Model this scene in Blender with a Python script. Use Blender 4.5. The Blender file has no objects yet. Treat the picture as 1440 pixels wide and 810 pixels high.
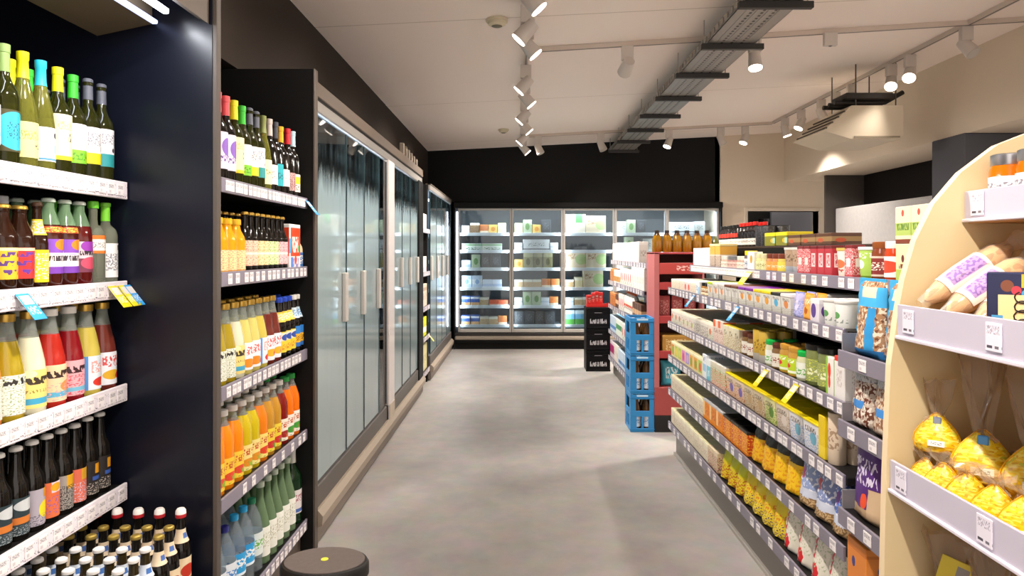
import bpy, math, random
from mathutils import Vector
R = math.radians
PI = math.pi
rng = random.Random(7)
SC = bpy.context.scene
COL = SC.collection

# ------------------------------------------------------------------ colours and materials
def lin(h):
    if not isinstance(h, str):
        return (h[0], h[1], h[2], 1.0)
    h = h.lstrip('#')
    out = []
    for i in (0, 2, 4):
        c = int(h[i:i+2], 16) / 255
        out.append(c / 12.92 if c <= .04045 else ((c + .055) / 1.055) ** 2.4)
    return (out[0], out[1], out[2], 1.0)

_M = {}
def newmat(key):
    m = bpy.data.materials.new(key)
    m.use_nodes = True
    return m, m.node_tree.nodes, m.node_tree.links, m.node_tree.nodes['Principled BSDF']

def mat(col, rough=.5, metal=0., spec=.5, trans=0., ior=1.45, coat=0., noise=0., nscale=8., bump=0., bscale=60.):
    key = ('mat', col, rough, metal, spec, trans, ior, coat, noise, nscale, bump, bscale)
    if key in _M: return _M[key]
    m, N, L, b = newmat('mat_%d' % len(_M))
    b.inputs['Base Color'].default_value = lin(col)
    b.inputs['Roughness'].default_value = rough
    b.inputs['Metallic'].default_value = metal
    b.inputs['Specular IOR Level'].default_value = spec
    b.inputs['Transmission Weight'].default_value = trans
    b.inputs['IOR'].default_value = ior
    b.inputs['Coat Weight'].default_value = coat
    if noise or bump:
        tc = N.new('ShaderNodeTexCoord')
        if noise:
            n = N.new('ShaderNodeTexNoise'); n.inputs['Scale'].default_value = nscale; n.inputs['Detail'].default_value = 5
            L.new(tc.outputs['Object'], n.inputs['Vector'])
            mx = N.new('ShaderNodeMix'); mx.data_type = 'RGBA'
            c = lin(col)
            mx.inputs['A'].default_value = (c[0]*(1-noise), c[1]*(1-noise), c[2]*(1-noise), 1)
            mx.inputs['B'].default_value = (min(1, c[0]*(1+noise)), min(1, c[1]*(1+noise)), min(1, c[2]*(1+noise)), 1)
            L.new(n.outputs['Fac'], mx.inputs['Factor'])
            L.new(mx.outputs['Result'], b.inputs['Base Color'])
        if bump:
            n2 = N.new('ShaderNodeTexNoise'); n2.inputs['Scale'].default_value = bscale; n2.inputs['Detail'].default_value = 3
            L.new(tc.outputs['Object'], n2.inputs['Vector'])
            bp = N.new('ShaderNodeBump'); bp.inputs['Strength'].default_value = bump; bp.inputs['Distance'].default_value = .01
            L.new(n2.outputs['Fac'], bp.inputs['Height'])
            L.new(bp.outputs['Normal'], b.inputs['Normal'])
    _M[key] = m
    return m

def emit(col, strength):
    key = ('emit', col, strength)
    if key in _M: return _M[key]
    m, N, L, b = newmat('emit_%d' % len(_M))
    b.inputs['Base Color'].default_value = lin(col)
    b.inputs['Emission Color'].default_value = lin(col)
    b.inputs['Emission Strength'].default_value = strength
    _M[key] = m
    return m

def clearglass(tint='ffffff', gloss=.02, alpha=.06):
    """thin clear sheet: mostly see-through with a fresnel sheen"""
    key = ('cg', tint, gloss, alpha)
    if key in _M: return _M[key]
    m, N, L, b = newmat('glass_%d' % len(_M))
    N.remove(b)
    out = N['Material Output']
    tr = N.new('ShaderNodeBsdfTransparent'); tr.inputs['Color'].default_value = lin(tint)
    gl = N.new('ShaderNodeBsdfGlossy'); gl.inputs['Roughness'].default_value = gloss
    fr = N.new('ShaderNodeFresnel'); fr.inputs['IOR'].default_value = 1.35
    ad = N.new('ShaderNodeMath'); ad.operation = 'ADD'; ad.inputs[1].default_value = alpha * .3; ad.use_clamp = True
    mx = N.new('ShaderNodeMixShader')
    L.new(fr.outputs[0], ad.inputs[0]); L.new(ad.outputs[0], mx.inputs[0])
    L.new(tr.outputs[0], mx.inputs[1]); L.new(gl.outputs[0], mx.inputs[2]); L.new(mx.outputs[0], out.inputs[0])
    _M[key] = m
    return m

def film(col, amount, rough=.12):
    """thin tinted film (cellophane, bottle neck glass): part transparent, part glossy diffuse"""
    key = ('film', col, amount, rough)
    if key in _M: return _M[key]
    m, N, L, b = newmat('film_%d' % len(_M))
    b.inputs['Base Color'].default_value = lin(col)
    b.inputs['Roughness'].default_value = rough
    out = N['Material Output']
    tr = N.new('ShaderNodeBsdfTransparent'); tr.inputs['Color'].default_value = lin(col)
    mx = N.new('ShaderNodeMixShader'); mx.inputs[0].default_value = amount
    L.new(tr.outputs[0], mx.inputs[1]); L.new(b.outputs[0], mx.inputs[2]); L.new(mx.outputs[0], out.inputs[0])
    _M[key] = m
    return m

def art(base, *layers, rough=.42, spec=.5, bump=0.):
    """printed packaging: layers over a base colour in the mesh's own UV
       band v0 v1 c | rect u0 u1 v0 v1 c | disc u v r c [aspect] | text u0 u1 v0 v1 c su sv [th] | speck v0 v1 c scale th"""
    key = ('art', base, layers, rough, bump)
    if key in _M: return _M[key]
    m, N, L, b = newmat('print_%d' % len(_M))
    uv = N.new('ShaderNodeUVMap')
    sp = N.new('ShaderNodeSeparateXYZ'); L.new(uv.outputs[0], sp.inputs[0])
    U, V = sp.outputs[0], sp.outputs[1]
    def rngmask(s, a, c):
        n = N.new('ShaderNodeMath'); n.operation = 'COMPARE'
        L.new(s, n.inputs[0]); n.inputs[1].default_value = (a + c) / 2; n.inputs[2].default_value = (c - a) / 2
        return n.outputs[0]
    def mul(a, c):
        n = N.new('ShaderNodeMath'); n.operation = 'MULTIPLY'; L.new(a, n.inputs[0]); L.new(c, n.inputs[1]); return n.outputs[0]
    def noise(su, sv, th, seed):
        mp = N.new('ShaderNodeMapping'); L.new(uv.outputs[0], mp.inputs[0])
        mp.inputs['Scale'].default_value = (su, sv, 1); mp.inputs['Location'].default_value = (seed, seed * .7, 0)
        n = N.new('ShaderNodeTexNoise'); n.inputs['Scale'].default_value = 1; n.inputs['Detail'].default_value = .6
        L.new(mp.outputs[0], n.inputs['Vector'])
        g = N.new('ShaderNodeMath'); g.operation = 'GREATER_THAN'; g.inputs[1].default_value = th
        L.new(n.outputs['Fac'], g.inputs[0]); return g.outputs[0]
    cur = None
    for i, l in enumerate(layers):
        k = l[0]
        if k == 'band': msk, c = rngmask(V, l[1], l[2]), l[3]
        elif k == 'rect': msk, c = mul(rngmask(U, l[1], l[2]), rngmask(V, l[3], l[4])), l[5]
        elif k == 'disc':
            asp = l[5] if len(l) > 5 else 1.
            mp = N.new('ShaderNodeMapping'); L.new(uv.outputs[0], mp.inputs[0])
            mp.inputs['Location'].default_value = (-l[1] * asp, -l[2], 0); mp.inputs['Scale'].default_value = (asp, 1, 1)
            ln = N.new('ShaderNodeVectorMath'); ln.operation = 'LENGTH'; L.new(mp.outputs[0], ln.inputs[0])
            g = N.new('ShaderNodeMath'); g.operation = 'LESS_THAN'; g.inputs[1].default_value = l[3]
            L.new(ln.outputs['Value'], g.inputs[0]); msk, c = g.outputs[0], l[4]
        elif k == 'text':
            th = l[8] if len(l) > 8 else .52
            msk, c = mul(mul(rngmask(U, l[1], l[2]), rngmask(V, l[3], l[4])), noise(l[6]*3.0, l[7]*2.2, th, 3.1 + i * 1.7)), l[5]
        else:
            msk, c = mul(rngmask(V, l[1], l[2]), noise(l[4]*2.5, l[4]*2.5, l[5], 1.3 + i * 2.1)), l[3]
        mx = N.new('ShaderNodeMix'); mx.data_type = 'RGBA'
        L.new(msk, mx.inputs['Factor'])
        if cur is None: mx.inputs['A'].default_value = lin(base)
        else: L.new(cur, mx.inputs['A'])
        mx.inputs['B'].default_value = lin(c)
        cur = mx.outputs['Result']
    if cur is None: b.inputs['Base Color'].default_value = lin(base)
    else: L.new(cur, b.inputs['Base Color'])
    b.inputs['Roughness'].default_value = rough
    b.inputs['Specular IOR Level'].default_value = spec
    if bump:
        tc = N.new('ShaderNodeTexCoord')
        n2 = N.new('ShaderNodeTexNoise'); n2.inputs['Scale'].default_value = 35; L.new(tc.outputs['Object'], n2.inputs['Vector'])
        bp = N.new('ShaderNodeBump'); bp.inputs['Strength'].default_value = bump; bp.inputs['Distance'].default_value = .01
        L.new(n2.outputs['Fac'], bp.inputs['Height']); L.new(bp.outputs['Normal'], b.inputs['Normal'])
    _M[key] = m
    return m

# ------------------------------------------------------------------ mesh builder
class MB:
    def __init__(s):
        s.v, s.f, s.uv, s.mi, s.sm = [], [], [], [], []
    def face(s, idx, uv=None, mi=0, sm=False):
        s.f.append(idx); s.uv.append(uv or [(.5, .5)] * len(idx)); s.mi.append(mi); s.sm.append(sm)
    def box(s, x0, y0, z0, x1, y1, z1, mi=0, b=0., top=None):
        """box with chamfered edges of width b; side faces carry 0..1 UVs"""
        cx, cy, cz = (x0+x1)/2, (y0+y1)/2, (z0+z1)/2
        hx, hy, hz = abs(x1-x0)/2, abs(y1-y0)/2, abs(z1-z0)/2
        b = min(b, hx*.45, hy*.45, hz*.45)
        o = len(s.v); tm = mi if top is None else top
        if b <= 0:
            for sx, sy, sz in [(-1,-1,-1),(1,-1,-1),(1,1,-1),(-1,1,-1),(-1,-1,1),(1,-1,1),(1,1,1),(-1,1,1)]:
                s.v.append((cx+sx*hx, cy+sy*hy, cz+sz*hz))
            Q = [(0,0),(1,0),(1,1),(0,1)]
            for q in ((0,1,5,4),(1,2,6,5),(2,3,7,6),(3,0,4,7)):
                s.face([o+i for i in q], Q, mi)
            s.face([o+4,o+5,o+6,o+7], [(.5,.99)]*4, tm); s.face([o+3,o+2,o+1,o], [(.5,.01)]*4, mi)
            return s
        ix = {}
        for sx in (-1,1):
            for sy in (-1,1):
                for sz in (-1,1):
                    for a, p in (('x',(hx,hy-b,hz-b)),('y',(hx-b,hy,hz-b)),('z',(hx-b,hy-b,hz))):
                        ix[sx,sy,sz,a] = len(s.v); s.v.append((cx+sx*p[0], cy+sy*p[1], cz+sz*p[2]))
        def uvof(i):
            x, y, z = s.v[i]
            return (x-cx)/(2*hx)+.5, (y-cy)/(2*hy)+.5, (z-cz)/(2*hz)+.5
        def add(keys, kind):
            idx = [ix[k] for k in keys]
            p = [Vector(s.v[i]) for i in idx]
            n = (p[1]-p[0]).cross(p[2]-p[0])
            c = sum(p, Vector())/len(p) - Vector((cx,cy,cz))
            if n.dot(c) < 0: idx.reverse()
            u = []
            for i in idx:
                a, bb, c3 = uvof(i)
                if kind == 'x': u.append((bb if s.v[i][0] > cx else 1-bb, c3))
                elif kind == 'z': u.append((.5, .99 if s.v[i][2] > cz else .01))
                else: u.append((a, c3))
            s.face(idx, u, tm if kind == 'z' and c.z > 0 else mi)
        for g in (-1,1):
            add([(g,-1,-1,'x'),(g,1,-1,'x'),(g,1,1,'x'),(g,-1,1,'x')],'x')
            add([(-1,g,-1,'y'),(1,g,-1,'y'),(1,g,1,'y'),(-1,g,1,'y')],'y')
            add([(-1,-1,g,'z'),(1,-1,g,'z'),(1,1,g,'z'),(-1,1,g,'z')],'z')
            for h in (-1,1):
                add([(g,h,-1,'x'),(g,h,1,'x'),(g,h,1,'y'),(g,h,-1,'y')],'e')
                add([(g,-1,h,'x'),(g,1,h,'x'),(g,1,h,'z'),(g,-1,h,'z')],'e')
                add([(-1,g,h,'y'),(1,g,h,'y'),(1,g,h,'z'),(-1,g,h,'z')],'e')
                for k in (-1,1): add([(g,h,k,'x'),(g,h,k,'y'),(g,h,k,'z')],'e')
        return s
    def lathe(s, prof, seg=20, mi=0, c=(0,0,0), arc=None, cap0=True, cap1=True, mis=None, sy=1., vr=None):
        """revolve (r,z) about Z; u=.5 faces -Y; arc = angle range in degrees centred on the front"""
        full = arc is None
        a0, a1 = (-PI, PI) if full else (-R(arc)/2, R(arc)/2)
        n = seg if full else max(4, int(seg*arc/360)+1)
        z0, z1 = vr or (prof[0][1], prof[-1][1])
        o = len(s.v); cols = n if full else n+1
        for r, z in prof:
            for k in range(cols):
                a = a0+(a1-a0)*k/n
                s.v.append((c[0]+r*math.sin(a), c[1]-r*math.cos(a)*sy, c[2]+z))
        for j in range(len(prof)-1):
            m_ = mis[j] if mis else mi
            for k in range(n):
                k2 = (k+1) % cols if full else k+1
                q = [o+j*cols+k, o+j*cols+k2, o+(j+1)*cols+k2, o+(j+1)*cols+k]
                va = (prof[j][1]-z0)/max(1e-6, z1-z0); vb = (prof[j+1][1]-z0)/max(1e-6, z1-z0)
                s.face(q, [(k/n,va),((k+1)/n,va),((k+1)/n,vb),(k/n,vb)], m_, True)
        if full and cap0 and prof[0][0] > 1e-5: s.face([o+k for k in range(n)][::-1], None, mis[0] if mis else mi)
        if full and cap1 and prof[-1][0] > 1e-5:
            t = o+(len(prof)-1)*cols; s.face([t+k for k in range(n)], [(.5,.99)]*n, mis[-1] if mis else mi)
        return s
    def tube(s, p0, p1, r, seg=10, mi=0, r1=None, caps=True):
        p0, p1 = Vector(p0), Vector(p1); d = (p1-p0).normalized()
        a = d.orthogonal().normalized(); b = d.cross(a); o = len(s.v); r1 = r if r1 is None else r1
        for p, rr in ((p0,r),(p1,r1)):
            for k in range(seg):
                t = 2*PI*k/seg; s.v.append(tuple(p+a*math.cos(t)*rr+b*math.sin(t)*rr))
        for k in range(seg):
            k2 = (k+1) % seg; s.face([o+k,o+k2,o+seg+k2,o+seg+k], [(k/seg,0),((k+1)/seg,0),((k+1)/seg,1),(k/seg,1)], mi, True)
        if caps:
            s.face([o+k for k in range(seg)][::-1], None, mi); s.face([o+seg+k for k in range(seg)], None, mi)
        return s
    def path(s, pts, r, seg=8, mi=0):
        for a, b in zip(pts, pts[1:]): s.tube(a, b, r, seg, mi)
        return s
    def prism(s, poly, a0, a1, axis='y', mi=0, mi_side=None):
        """extrude a polygon: axis y -> poly in (x,z); axis x -> (y,z); axis z -> (x,y)"""
        def P(p, a): return (p[0], a, p[1]) if axis == 'y' else (a, p[0], p[1]) if axis == 'x' else (p[0], p[1], a)
        o = len(s.v); n = len(poly); ms = mi if mi_side is None else mi_side
        xs = [p[0] for p in poly]; ys = [p[1] for p in poly]
        uvp = [((p[0]-min(xs))/(max(xs)-min(xs)), (p[1]-min(ys))/(max(ys)-min(ys))) for p in poly]
        for a in (a0, a1): s.v += [P(p, a) for p in poly]
        area = sum(poly[i][0]*poly[(i+1) % n][1]-poly[(i+1) % n][0]*poly[i][1] for i in range(n))
        fl = (area > 0) == (axis != 'y')
        A, B = [o+i for i in range(n)], [o+n+i for i in range(n)]
        if (a1 > a0) != fl: fl2 = False
        else: fl2 = True
        s.face(A[::-1] if fl2 else A, uvp[::-1] if fl2 else uvp, mi); s.face(B if fl2 else B[::-1], uvp if fl2 else uvp[::-1], mi)
        for i in range(n):
            j = (i+1) % n; q = [A[i],A[j],B[j],B[i]]
            s.face(q if fl2 else q[::-1], None, ms)
        return s
    def mesh(s, name, mats, angle=35):
        me = bpy.data.meshes.new(name)
        me.from_pydata(s.v, [], s.f)
        ul = me.uv_layers.new(name='UVMap')
        fl = [c for u in s.uv for p in u for c in p]
        ul.data.foreach_set('uv', fl)
        me.polygons.foreach_set('material_index', s.mi)
        me.polygons.foreach_set('use_smooth', s.sm)
        for m in (mats if isinstance(mats, (list, tuple)) else [mats]): me.materials.append(m)
        me.update()
        if any(s.sm): me.set_sharp_from_angle(angle=R(angle))
        return me
    def build(s, name, mats, parent=None, loc=(0,0,0), rz=0.):
        return link(name, s.mesh(name, mats), parent, loc, rz)

def link(name, data, parent=None, loc=(0,0,0), rz=0.):
    o = bpy.data.objects.new(name, data); COL.objects.link(o)
    o.location = loc; o.rotation_euler = (0,0,rz)
    if parent is not None: o.parent = parent
    return o
def tag(o, label, cat=None, group=None, kind=None):
    o['label'] = label
    if cat: o['category'] = cat
    if group: o['group'] = group
    if kind: o['kind'] = kind
    return o
def empty(name, label, cat, loc=(0,0,0), rz=0., group=None):
    o = link(name, None, None, loc, rz); o.empty_display_size = .1
    return tag(o, label, cat, group)
def struct(name, mb, m, label):
    return tag(mb.build(name, m), label, kind='structure')
ORD = 'first second third fourth fifth sixth seventh eighth ninth tenth eleventh twelfth thirteenth fourteenth fifteenth sixteenth seventeenth eighteenth nineteenth twentieth'.split()
def ordw(i): return ORD[i] if i < 20 else '%d%s' % (i+1, {1:'st',2:'nd',3:'rd'}.get((i+1) % 10 if (i+1) % 100 not in (11,12,13) else 0, 'th'))
# ------------------------------------------------------------------ product kinds
SHAPES = {
 'wine':  [(.9,0),(1,.012),(1,.56),(.92,.62),(.58,.69),(.40,.75),(.36,.93),(.40,.935),(.40,1)],
 'flute': [(.9,0),(1,.015),(1,.42),(.86,.55),(.56,.70),(.37,.81),(.34,.93),(.39,.94),(.39,1)],
 'beer':  [(.92,0),(1,.02),(1,.52),(.92,.60),(.6,.69),(.47,.76),(.40,.92),(.46,.93),(.46,.985)],
 'cone':  [(.92,0),(1,.02),(1,.40),(.93,.50),(.70,.67),(.48,.80),(.40,.88),(.40,.94),(.44,.945),(.44,.985)],
 'stein': [(.92,0),(1,.02),(1,.60),(.90,.68),(.56,.80),(.46,.90),(.50,.91),(.50,.985)],
 'juice': [(.92,0),(1,.02),(1,.58),(.93,.66),(.60,.80),(.42,.87),(.40,.94),(.44,.945),(.44,.985)],
 'pet':   [(.82,0),(1,.04),(.95,.16),(1,.22),(1,.55),(.96,.62),(.80,.74),(.36,.88),(.34,.91),(.40,.915),(.34,.93),(.34,.97)],
 'spirit':[(.95,0),(1,.02),(1,.60),(.86,.67),(.42,.73),(.36,.78),(.36,.95),(.42,.955),(.42,1)],
 'oil':   [(.95,0),(1,.02),(1,.50),(.88,.62),(.50,.80),(.42,.86),(.42,.92)],
}
class Sku:
    def __init__(s, name, desc, cat, plural, w, d, h, parts):
        s.name, s.desc, s.cat, s.plural, s.w, s.d, s.h, s.parts = name, desc, cat, plural, w, d, h, parts
def prof_r(P, z):
    for (r0, z0), (r1, z1) in zip(P, P[1:]):
        if z0 <= z <= z1: return r0+(r1-r0)*(z-z0)/max(1e-6, z1-z0)
    return P[-1][0]
def bottle(desc, shape, h, r, body, cap, label=None, capkind='crown', lz=(.12,.45), fill=1., neck=None, arc=200, necklabel=None,
           name='bottle', cat='bottle', plural='bottles'):
    P = [(a*r, b*h) for a, b in SHAPES[shape]]
    mis = None
    if fill < 1.:
        rf = prof_r(P, fill*h); Q = [p for p in P if p[1] < fill*h]+[(rf, fill*h)]; k = len(Q)
        P2 = Q+[p for p in P if p[1] > fill*h]; mis = [0]*(k-1)+[1]*(len(P2)-k)
    else: P2 = P
    parts = [(name, MB().lathe(P2, 20, mis=mis).mesh(name, [body, neck] if fill < 1. else [body]))]
    if label:
        z0, z1 = lz[0]*h, lz[1]*h
        pts = [z0]+[p[1] for p in P if z0 < p[1] < z1]+[z1]
        parts.append(('label', MB().lathe([(prof_r(P, z)+.0009, z) for z in pts], 24, arc=arc).mesh('label', [label])))
    if necklabel:
        z0, z1 = necklabel[0]*h, necklabel[1]*h
        pts = [z0]+[p[1] for p in P if z0 < p[1] < z1]+[z1]
        parts.append(('neck_label', MB().lathe([(prof_r(P, z)+.0009, z) for z in pts], 18, arc=300).mesh('neck_label', [necklabel[2]])))
    rt = P[-1][0]; zt = P[-1][1]
    if capkind == 'crown':
        cp = [(rt*1.12, zt-.009),(rt*1.18, zt-.007),(rt*1.1, zt),(rt*.8, zt+.003)]
    elif capkind == 'screw':
        cp = [(rt*1.12, zt-.018),(rt*1.15, zt-.016),(rt*1.15, zt+.002),(rt*1.0, zt+.004)]
    elif capkind == 'long':
        z0 = h*.775
        cp = [(prof_r(P, z0)+.0012, z0)]+[(p[0]+.0012, p[1]) for p in P if z0 < p[1] < h*.99]+[(rt+.0012, h),(rt*.8, h+.0015)]
    elif capkind == 'stop':
        z0 = h*.80
        cp = [(prof_r(P, z0)+.001, z0),(rt*1.0, h*.90),(rt*1.0, h*.94),(rt*.7, h*.95),(rt*.7, h*.965),(rt*1.05, h*.975),(rt*1.05, h*1.0),(rt*.7, h*1.012)]
    elif capkind == 'swing':
        cp = [(rt*1.15, zt-.012),(rt*1.2, zt-.004),(rt*1.1, zt+.010),(rt*.8, zt+.016)]
    parts.append(('cap', MB().lathe(cp, 16).mesh('cap', [cap])))
    return Sku(name, desc, cat, plural, 2*r, 2*r, h, parts)

def jar(desc, h, r, body, lid, label=None, lz=(.12,.72), lidh=.018, name='jar', cat='jar', plural='jars', wide=1.0):
    hb = h-lidh
    P = [(.9*r,0),(r,.05*hb),(r,.82*hb),(.86*r*wide,.97*hb),(.86*r*wide,hb)]
    parts = [(name, MB().lathe(P, 20).mesh(name, [body]))]
    if label: parts.append(('label', MB().lathe([(r+.0008, lz[0]*hb),(r+.0008, lz[1]*hb)], 24, arc=300).mesh('label', [label])))
    rl = .9*r*wide
    parts.append(('lid', MB().lathe([(rl, hb-.006),(rl*1.03, hb-.004),(rl*1.03, h-.002),(rl*.94, h)], 20).mesh('lid', [lid])))
    return Sku(name, desc, cat, plural, 2*r, 2*r, h, parts)
def can(desc, h, r, m, rim, name='can', cat='can', plural='cans'):
    parts = [(name, MB().lathe([(.95*r,0),(r,.004),(r,h-.004),(.95*r,h)], 20).mesh(name, [m]))]
    parts.append(('rim', MB().lathe([(.97*r,h-.003),(r*1.01,h-.001),(r*1.01,h+.002),(.9*r,h+.002),(.88*r,h-.001)], 20).mesh('rim', [rim])))
    return Sku(name, desc, cat, plural, 2*r, 2*r, h, parts)
def tub(desc, h, r, m, lid, name='tub', cat='tub', plural='tubs'):
    parts = [(name, MB().lathe([(.82*r,0),(.84*r,.003),(.97*r,h*.92)], 22).mesh(name, [m])),
             ('lid', MB().lathe([(r,h*.9),(r*1.02,h*.91),(r*1.02,h),(r*.95,h)], 22).mesh('lid', [lid]))]
    return Sku(name, desc, cat, plural, 2*r, 2*r, h, parts)
def box(desc, w, d, h, m, top=None, name='carton', cat='box', plural='cartons', b=.0025):
    return Sku(name, desc, cat, plural, w, d, h, [(name, MB().box(-w/2,-d/2,0,w/2,d/2,h,0,b,top=1 if top else None).mesh(name, [m, top] if top else [m]))])
def lidbox(desc, w, d, h, m, lid, name='tray_pack', cat='pack', plural='packs', lh=.017):
    """plastic tray whose rim lid overhangs: tapered tray + flat lid"""
    a = .9
    v = MB()
    o = [(-w/2*a,-d/2*a,0),(w/2*a,-d/2*a,0),(w/2*a,d/2*a,0),(-w/2*a,d/2*a,0)]
    t = [(-w/2*.97,-d/2*.97,h-lh),(w/2*.97,-d/2*.97,h-lh),(w/2*.97,d/2*.97,h-lh),(-w/2*.97,d/2*.97,h-lh)]
    v.v = o+t
    Q = [(0,0),(1,0),(1,1),(0,1)]
    for q in ((0,1,5,4),(1,2,6,5),(2,3,7,6),(3,0,4,7)): v.face(list(q), Q)
    v.face([3,2,1,0]); v.face([4,5,6,7])
    return Sku(name, desc, cat, plural, w, d, h, [(name, v.mesh(name, [m])), ('lid', MB().box(-w/2,-d/2,h-lh,w/2,d/2,h,0,.003).mesh('lid', [lid]))])
def pouch_mesh(w, d, h, seed=1, seal=.06, nx=12, nz=14, wr=.0035, lean=0.):
    rg = random.Random(seed); mb = MB()
    def rows(sg):
        o = len(mb.v)
        for j in range(nz+1):
            t = j/nz
            th = 0 if t > 1-seal*.5 else (min(1, t*6+.55))*(max(0., (1-t)/(1))**.45)
            for i in range(nx+1):
                u = i/nx; e = max(0., math.sin(PI*u))**.5
                y = sg*d/2*th*e
                if 0 < i < nx and 0 < j < nz: y += rg.uniform(-wr, wr)*(1 if th > 0 else .3)
                pinch = 1-.07*math.sin(PI*min(1, t*1.05))
                mb.v.append(((u-.5)*w*pinch, y-lean*t, h*t))
        return o
    a, b = rows(-1), rows(1); c = nx+1
    for j in range(nz):
        for i in range(nx):
            mb.face([a+j*c+i, a+j*c+i+1, a+(j+1)*c+i+1, a+(j+1)*c+i], [(i/nx,j/nz),((i+1)/nx,j/nz),((i+1)/nx,(j+1)/nz),(i/nx,(j+1)/nz)], 0, True)
            mb.face([b+j*c+i+1, b+j*c+i, b+(j+1)*c+i, b+(j+1)*c+i+1], [((i+1)/nx,j/nz),(i/nx,j/nz),(i/nx,(j+1)/nz),((i+1)/nx,(j+1)/nz)], 0, True)
        for e in (0, nx):
            q = [a+j*c+e, a+(j+1)*c+e, b+(j+1)*c+e, b+j*c+e]
            mb.face(q if e == 0 else q[::-1], [(0 if e == 0 else 1, j/nz)]*4, 0, True)
    mb.face([a+i for i in range(c)][::-1]+[b+i for i in range(c)], None, 0)
    return mb
def pouch(desc, w, d, h, m, seed=1, sealm=None, name='pouch', cat='bag', plural='bags', **k):
    parts = [(name, pouch_mesh(w, d, h, seed, **k).mesh(name, [m], 60))]
    if sealm: parts.append(('top_seal', MB().box(-w*.47,-.0018,h*.93,w*.47,.0018,h*1.03,0,.001).mesh('top_seal', [sealm])))
    return Sku(name, desc, cat, plural, w, d, h, parts)

def put(sku, x, y, z, rz, label=None, group=None, tilt=0.):
    root = None
    for pn, me in sku.parts:
        o = bpy.data.objects.new(pn, me); COL.objects.link(o)
        if root is None:
            root = o; o.location = (x, y, z); o.rotation_euler = (tilt, 0, rz)
            o['category'] = sku.cat
        else: o.parent = root
    if label: root['label'] = label
    if group: root['group'] = group
    return root
ROWN = ['front row', 'second row', 'third row', 'fourth row', 'fifth row']
def shorten(desc, limit):
    while len(desc.split()) > limit:
        if ' and ' in desc: desc = desc.rsplit(' and ', 1)[0]
        elif ' with ' in desc: desc = desc.rsplit(' with ', 1)[0]
        else: break
    return desc
def finish(recs, phrase, row0=0):
    by = {}; lim = 16-5-len(phrase.split())
    for o, sku, row in recs: by.setdefault((shorten(sku.desc, lim), row+row0), []).append((o, sku))
    for (desc, row), L in by.items():
        for i, (o, sku) in enumerate(L):
            if len(L) == 1: o['label'] = '%s, %s, %s' % (desc, ROWN[row], phrase)
            else: o['label'] = '%s, %s from left, %s, %s' % (desc, ordw(i), ROWN[row], phrase)
            o['group'] = '%s on the %s' % (sku.plural, phrase)
def fill(phrase, specs, xf, z, y0, side, rows=1, gap=.004, y1=None, jit=5., rgap=.004, row0=0, hs=1.):
    """stock a shelf from left to right in the photo: left units run near to far, right units far to near"""
    recs = []; y = y0; s = 1 if side == 'L' else -1
    for sp in specs:
        sku, n = sp[0], sp[1]; nr = sp[2] if len(sp) > 2 else rows; zz = z+(sp[3] if len(sp) > 3 else 0.)
        for i in range(n):
            yc = y+s*sku.w/2
            if y1 is not None and (yc+s*sku.w/2-y1)*s > 0: break
            x = xf-s*sku.d/2
            for k in range(nr):
                j = jit if sku.w == sku.d else jit*.2
                o = put(sku, x-s*k*(sku.d+rgap), yc+rng.uniform(-.0015, .0015), zz, R(90 if side == 'L' else -90)+R(rng.uniform(-j, j)))
                if hs != 1.: o.scale.z = hs
                recs.append((o, sku, k))
            y += s*(sku.w+gap)
    finish(recs, phrase, row0)
    return y
# ------------------------------------------------------------------ room shell (X right, Y into the picture, Z up; camera over the origin)
def ceil_z(x): return 2.96+.05*(x+1.4)
def floor_material():
    m, N, L, b = newmat('polished_concrete')
    tc = N.new('ShaderNodeTexCoord')
    n1 = N.new('ShaderNodeTexNoise'); n1.inputs['Scale'].default_value = 1.1; n1.inputs['Detail'].default_value = 6; n1.inputs['Roughness'].default_value = .6
    mp = N.new('ShaderNodeMapping'); mp.inputs['Scale'].default_value = (1.0, .9, 1); L.new(tc.outputs['Object'], mp.inputs[0]); L.new(mp.outputs[0], n1.inputs['Vector'])
    n2 = N.new('ShaderNodeTexNoise'); n2.inputs['Scale'].default_value = 9; n2.inputs['Detail'].default_value = 8
    L.new(tc.outputs['Object'], n2.inputs['Vector'])
    r = N.new('ShaderNodeValToRGB'); r.color_ramp.elements[0].position = .32; r.color_ramp.elements[1].position = .70
    r.color_ramp.elements[0].color = lin('8f8883'); r.color_ramp.elements[1].color = lin('b5aea8')
    L.new(n1.outputs['Fac'], r.inputs[0])
    mx = N.new('ShaderNodeMix'); mx.data_type = 'RGBA'; mx.blend_type = 'OVERLAY'; mx.inputs['Factor'].default_value = .25
    L.new(r.outputs[0], mx.inputs['A']); L.new(n2.outputs['Color'], mx.inputs['B'])
    hs = N.new('ShaderNodeHueSaturation'); hs.inputs['Saturation'].default_value = .75; L.new(mx.outputs['Result'], hs.inputs['Color'])
    L.new(hs.outputs[0], b.inputs['Base Color'])
    mr = N.new('ShaderNodeMapRange'); mr.inputs['To Min'].default_value = .30; mr.inputs['To Max'].default_value = .55
    L.new(n1.outputs['Fac'], mr.inputs['Value']); L.new(mr.outputs[0], b.inputs['Roughness'])
    return m
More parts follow.
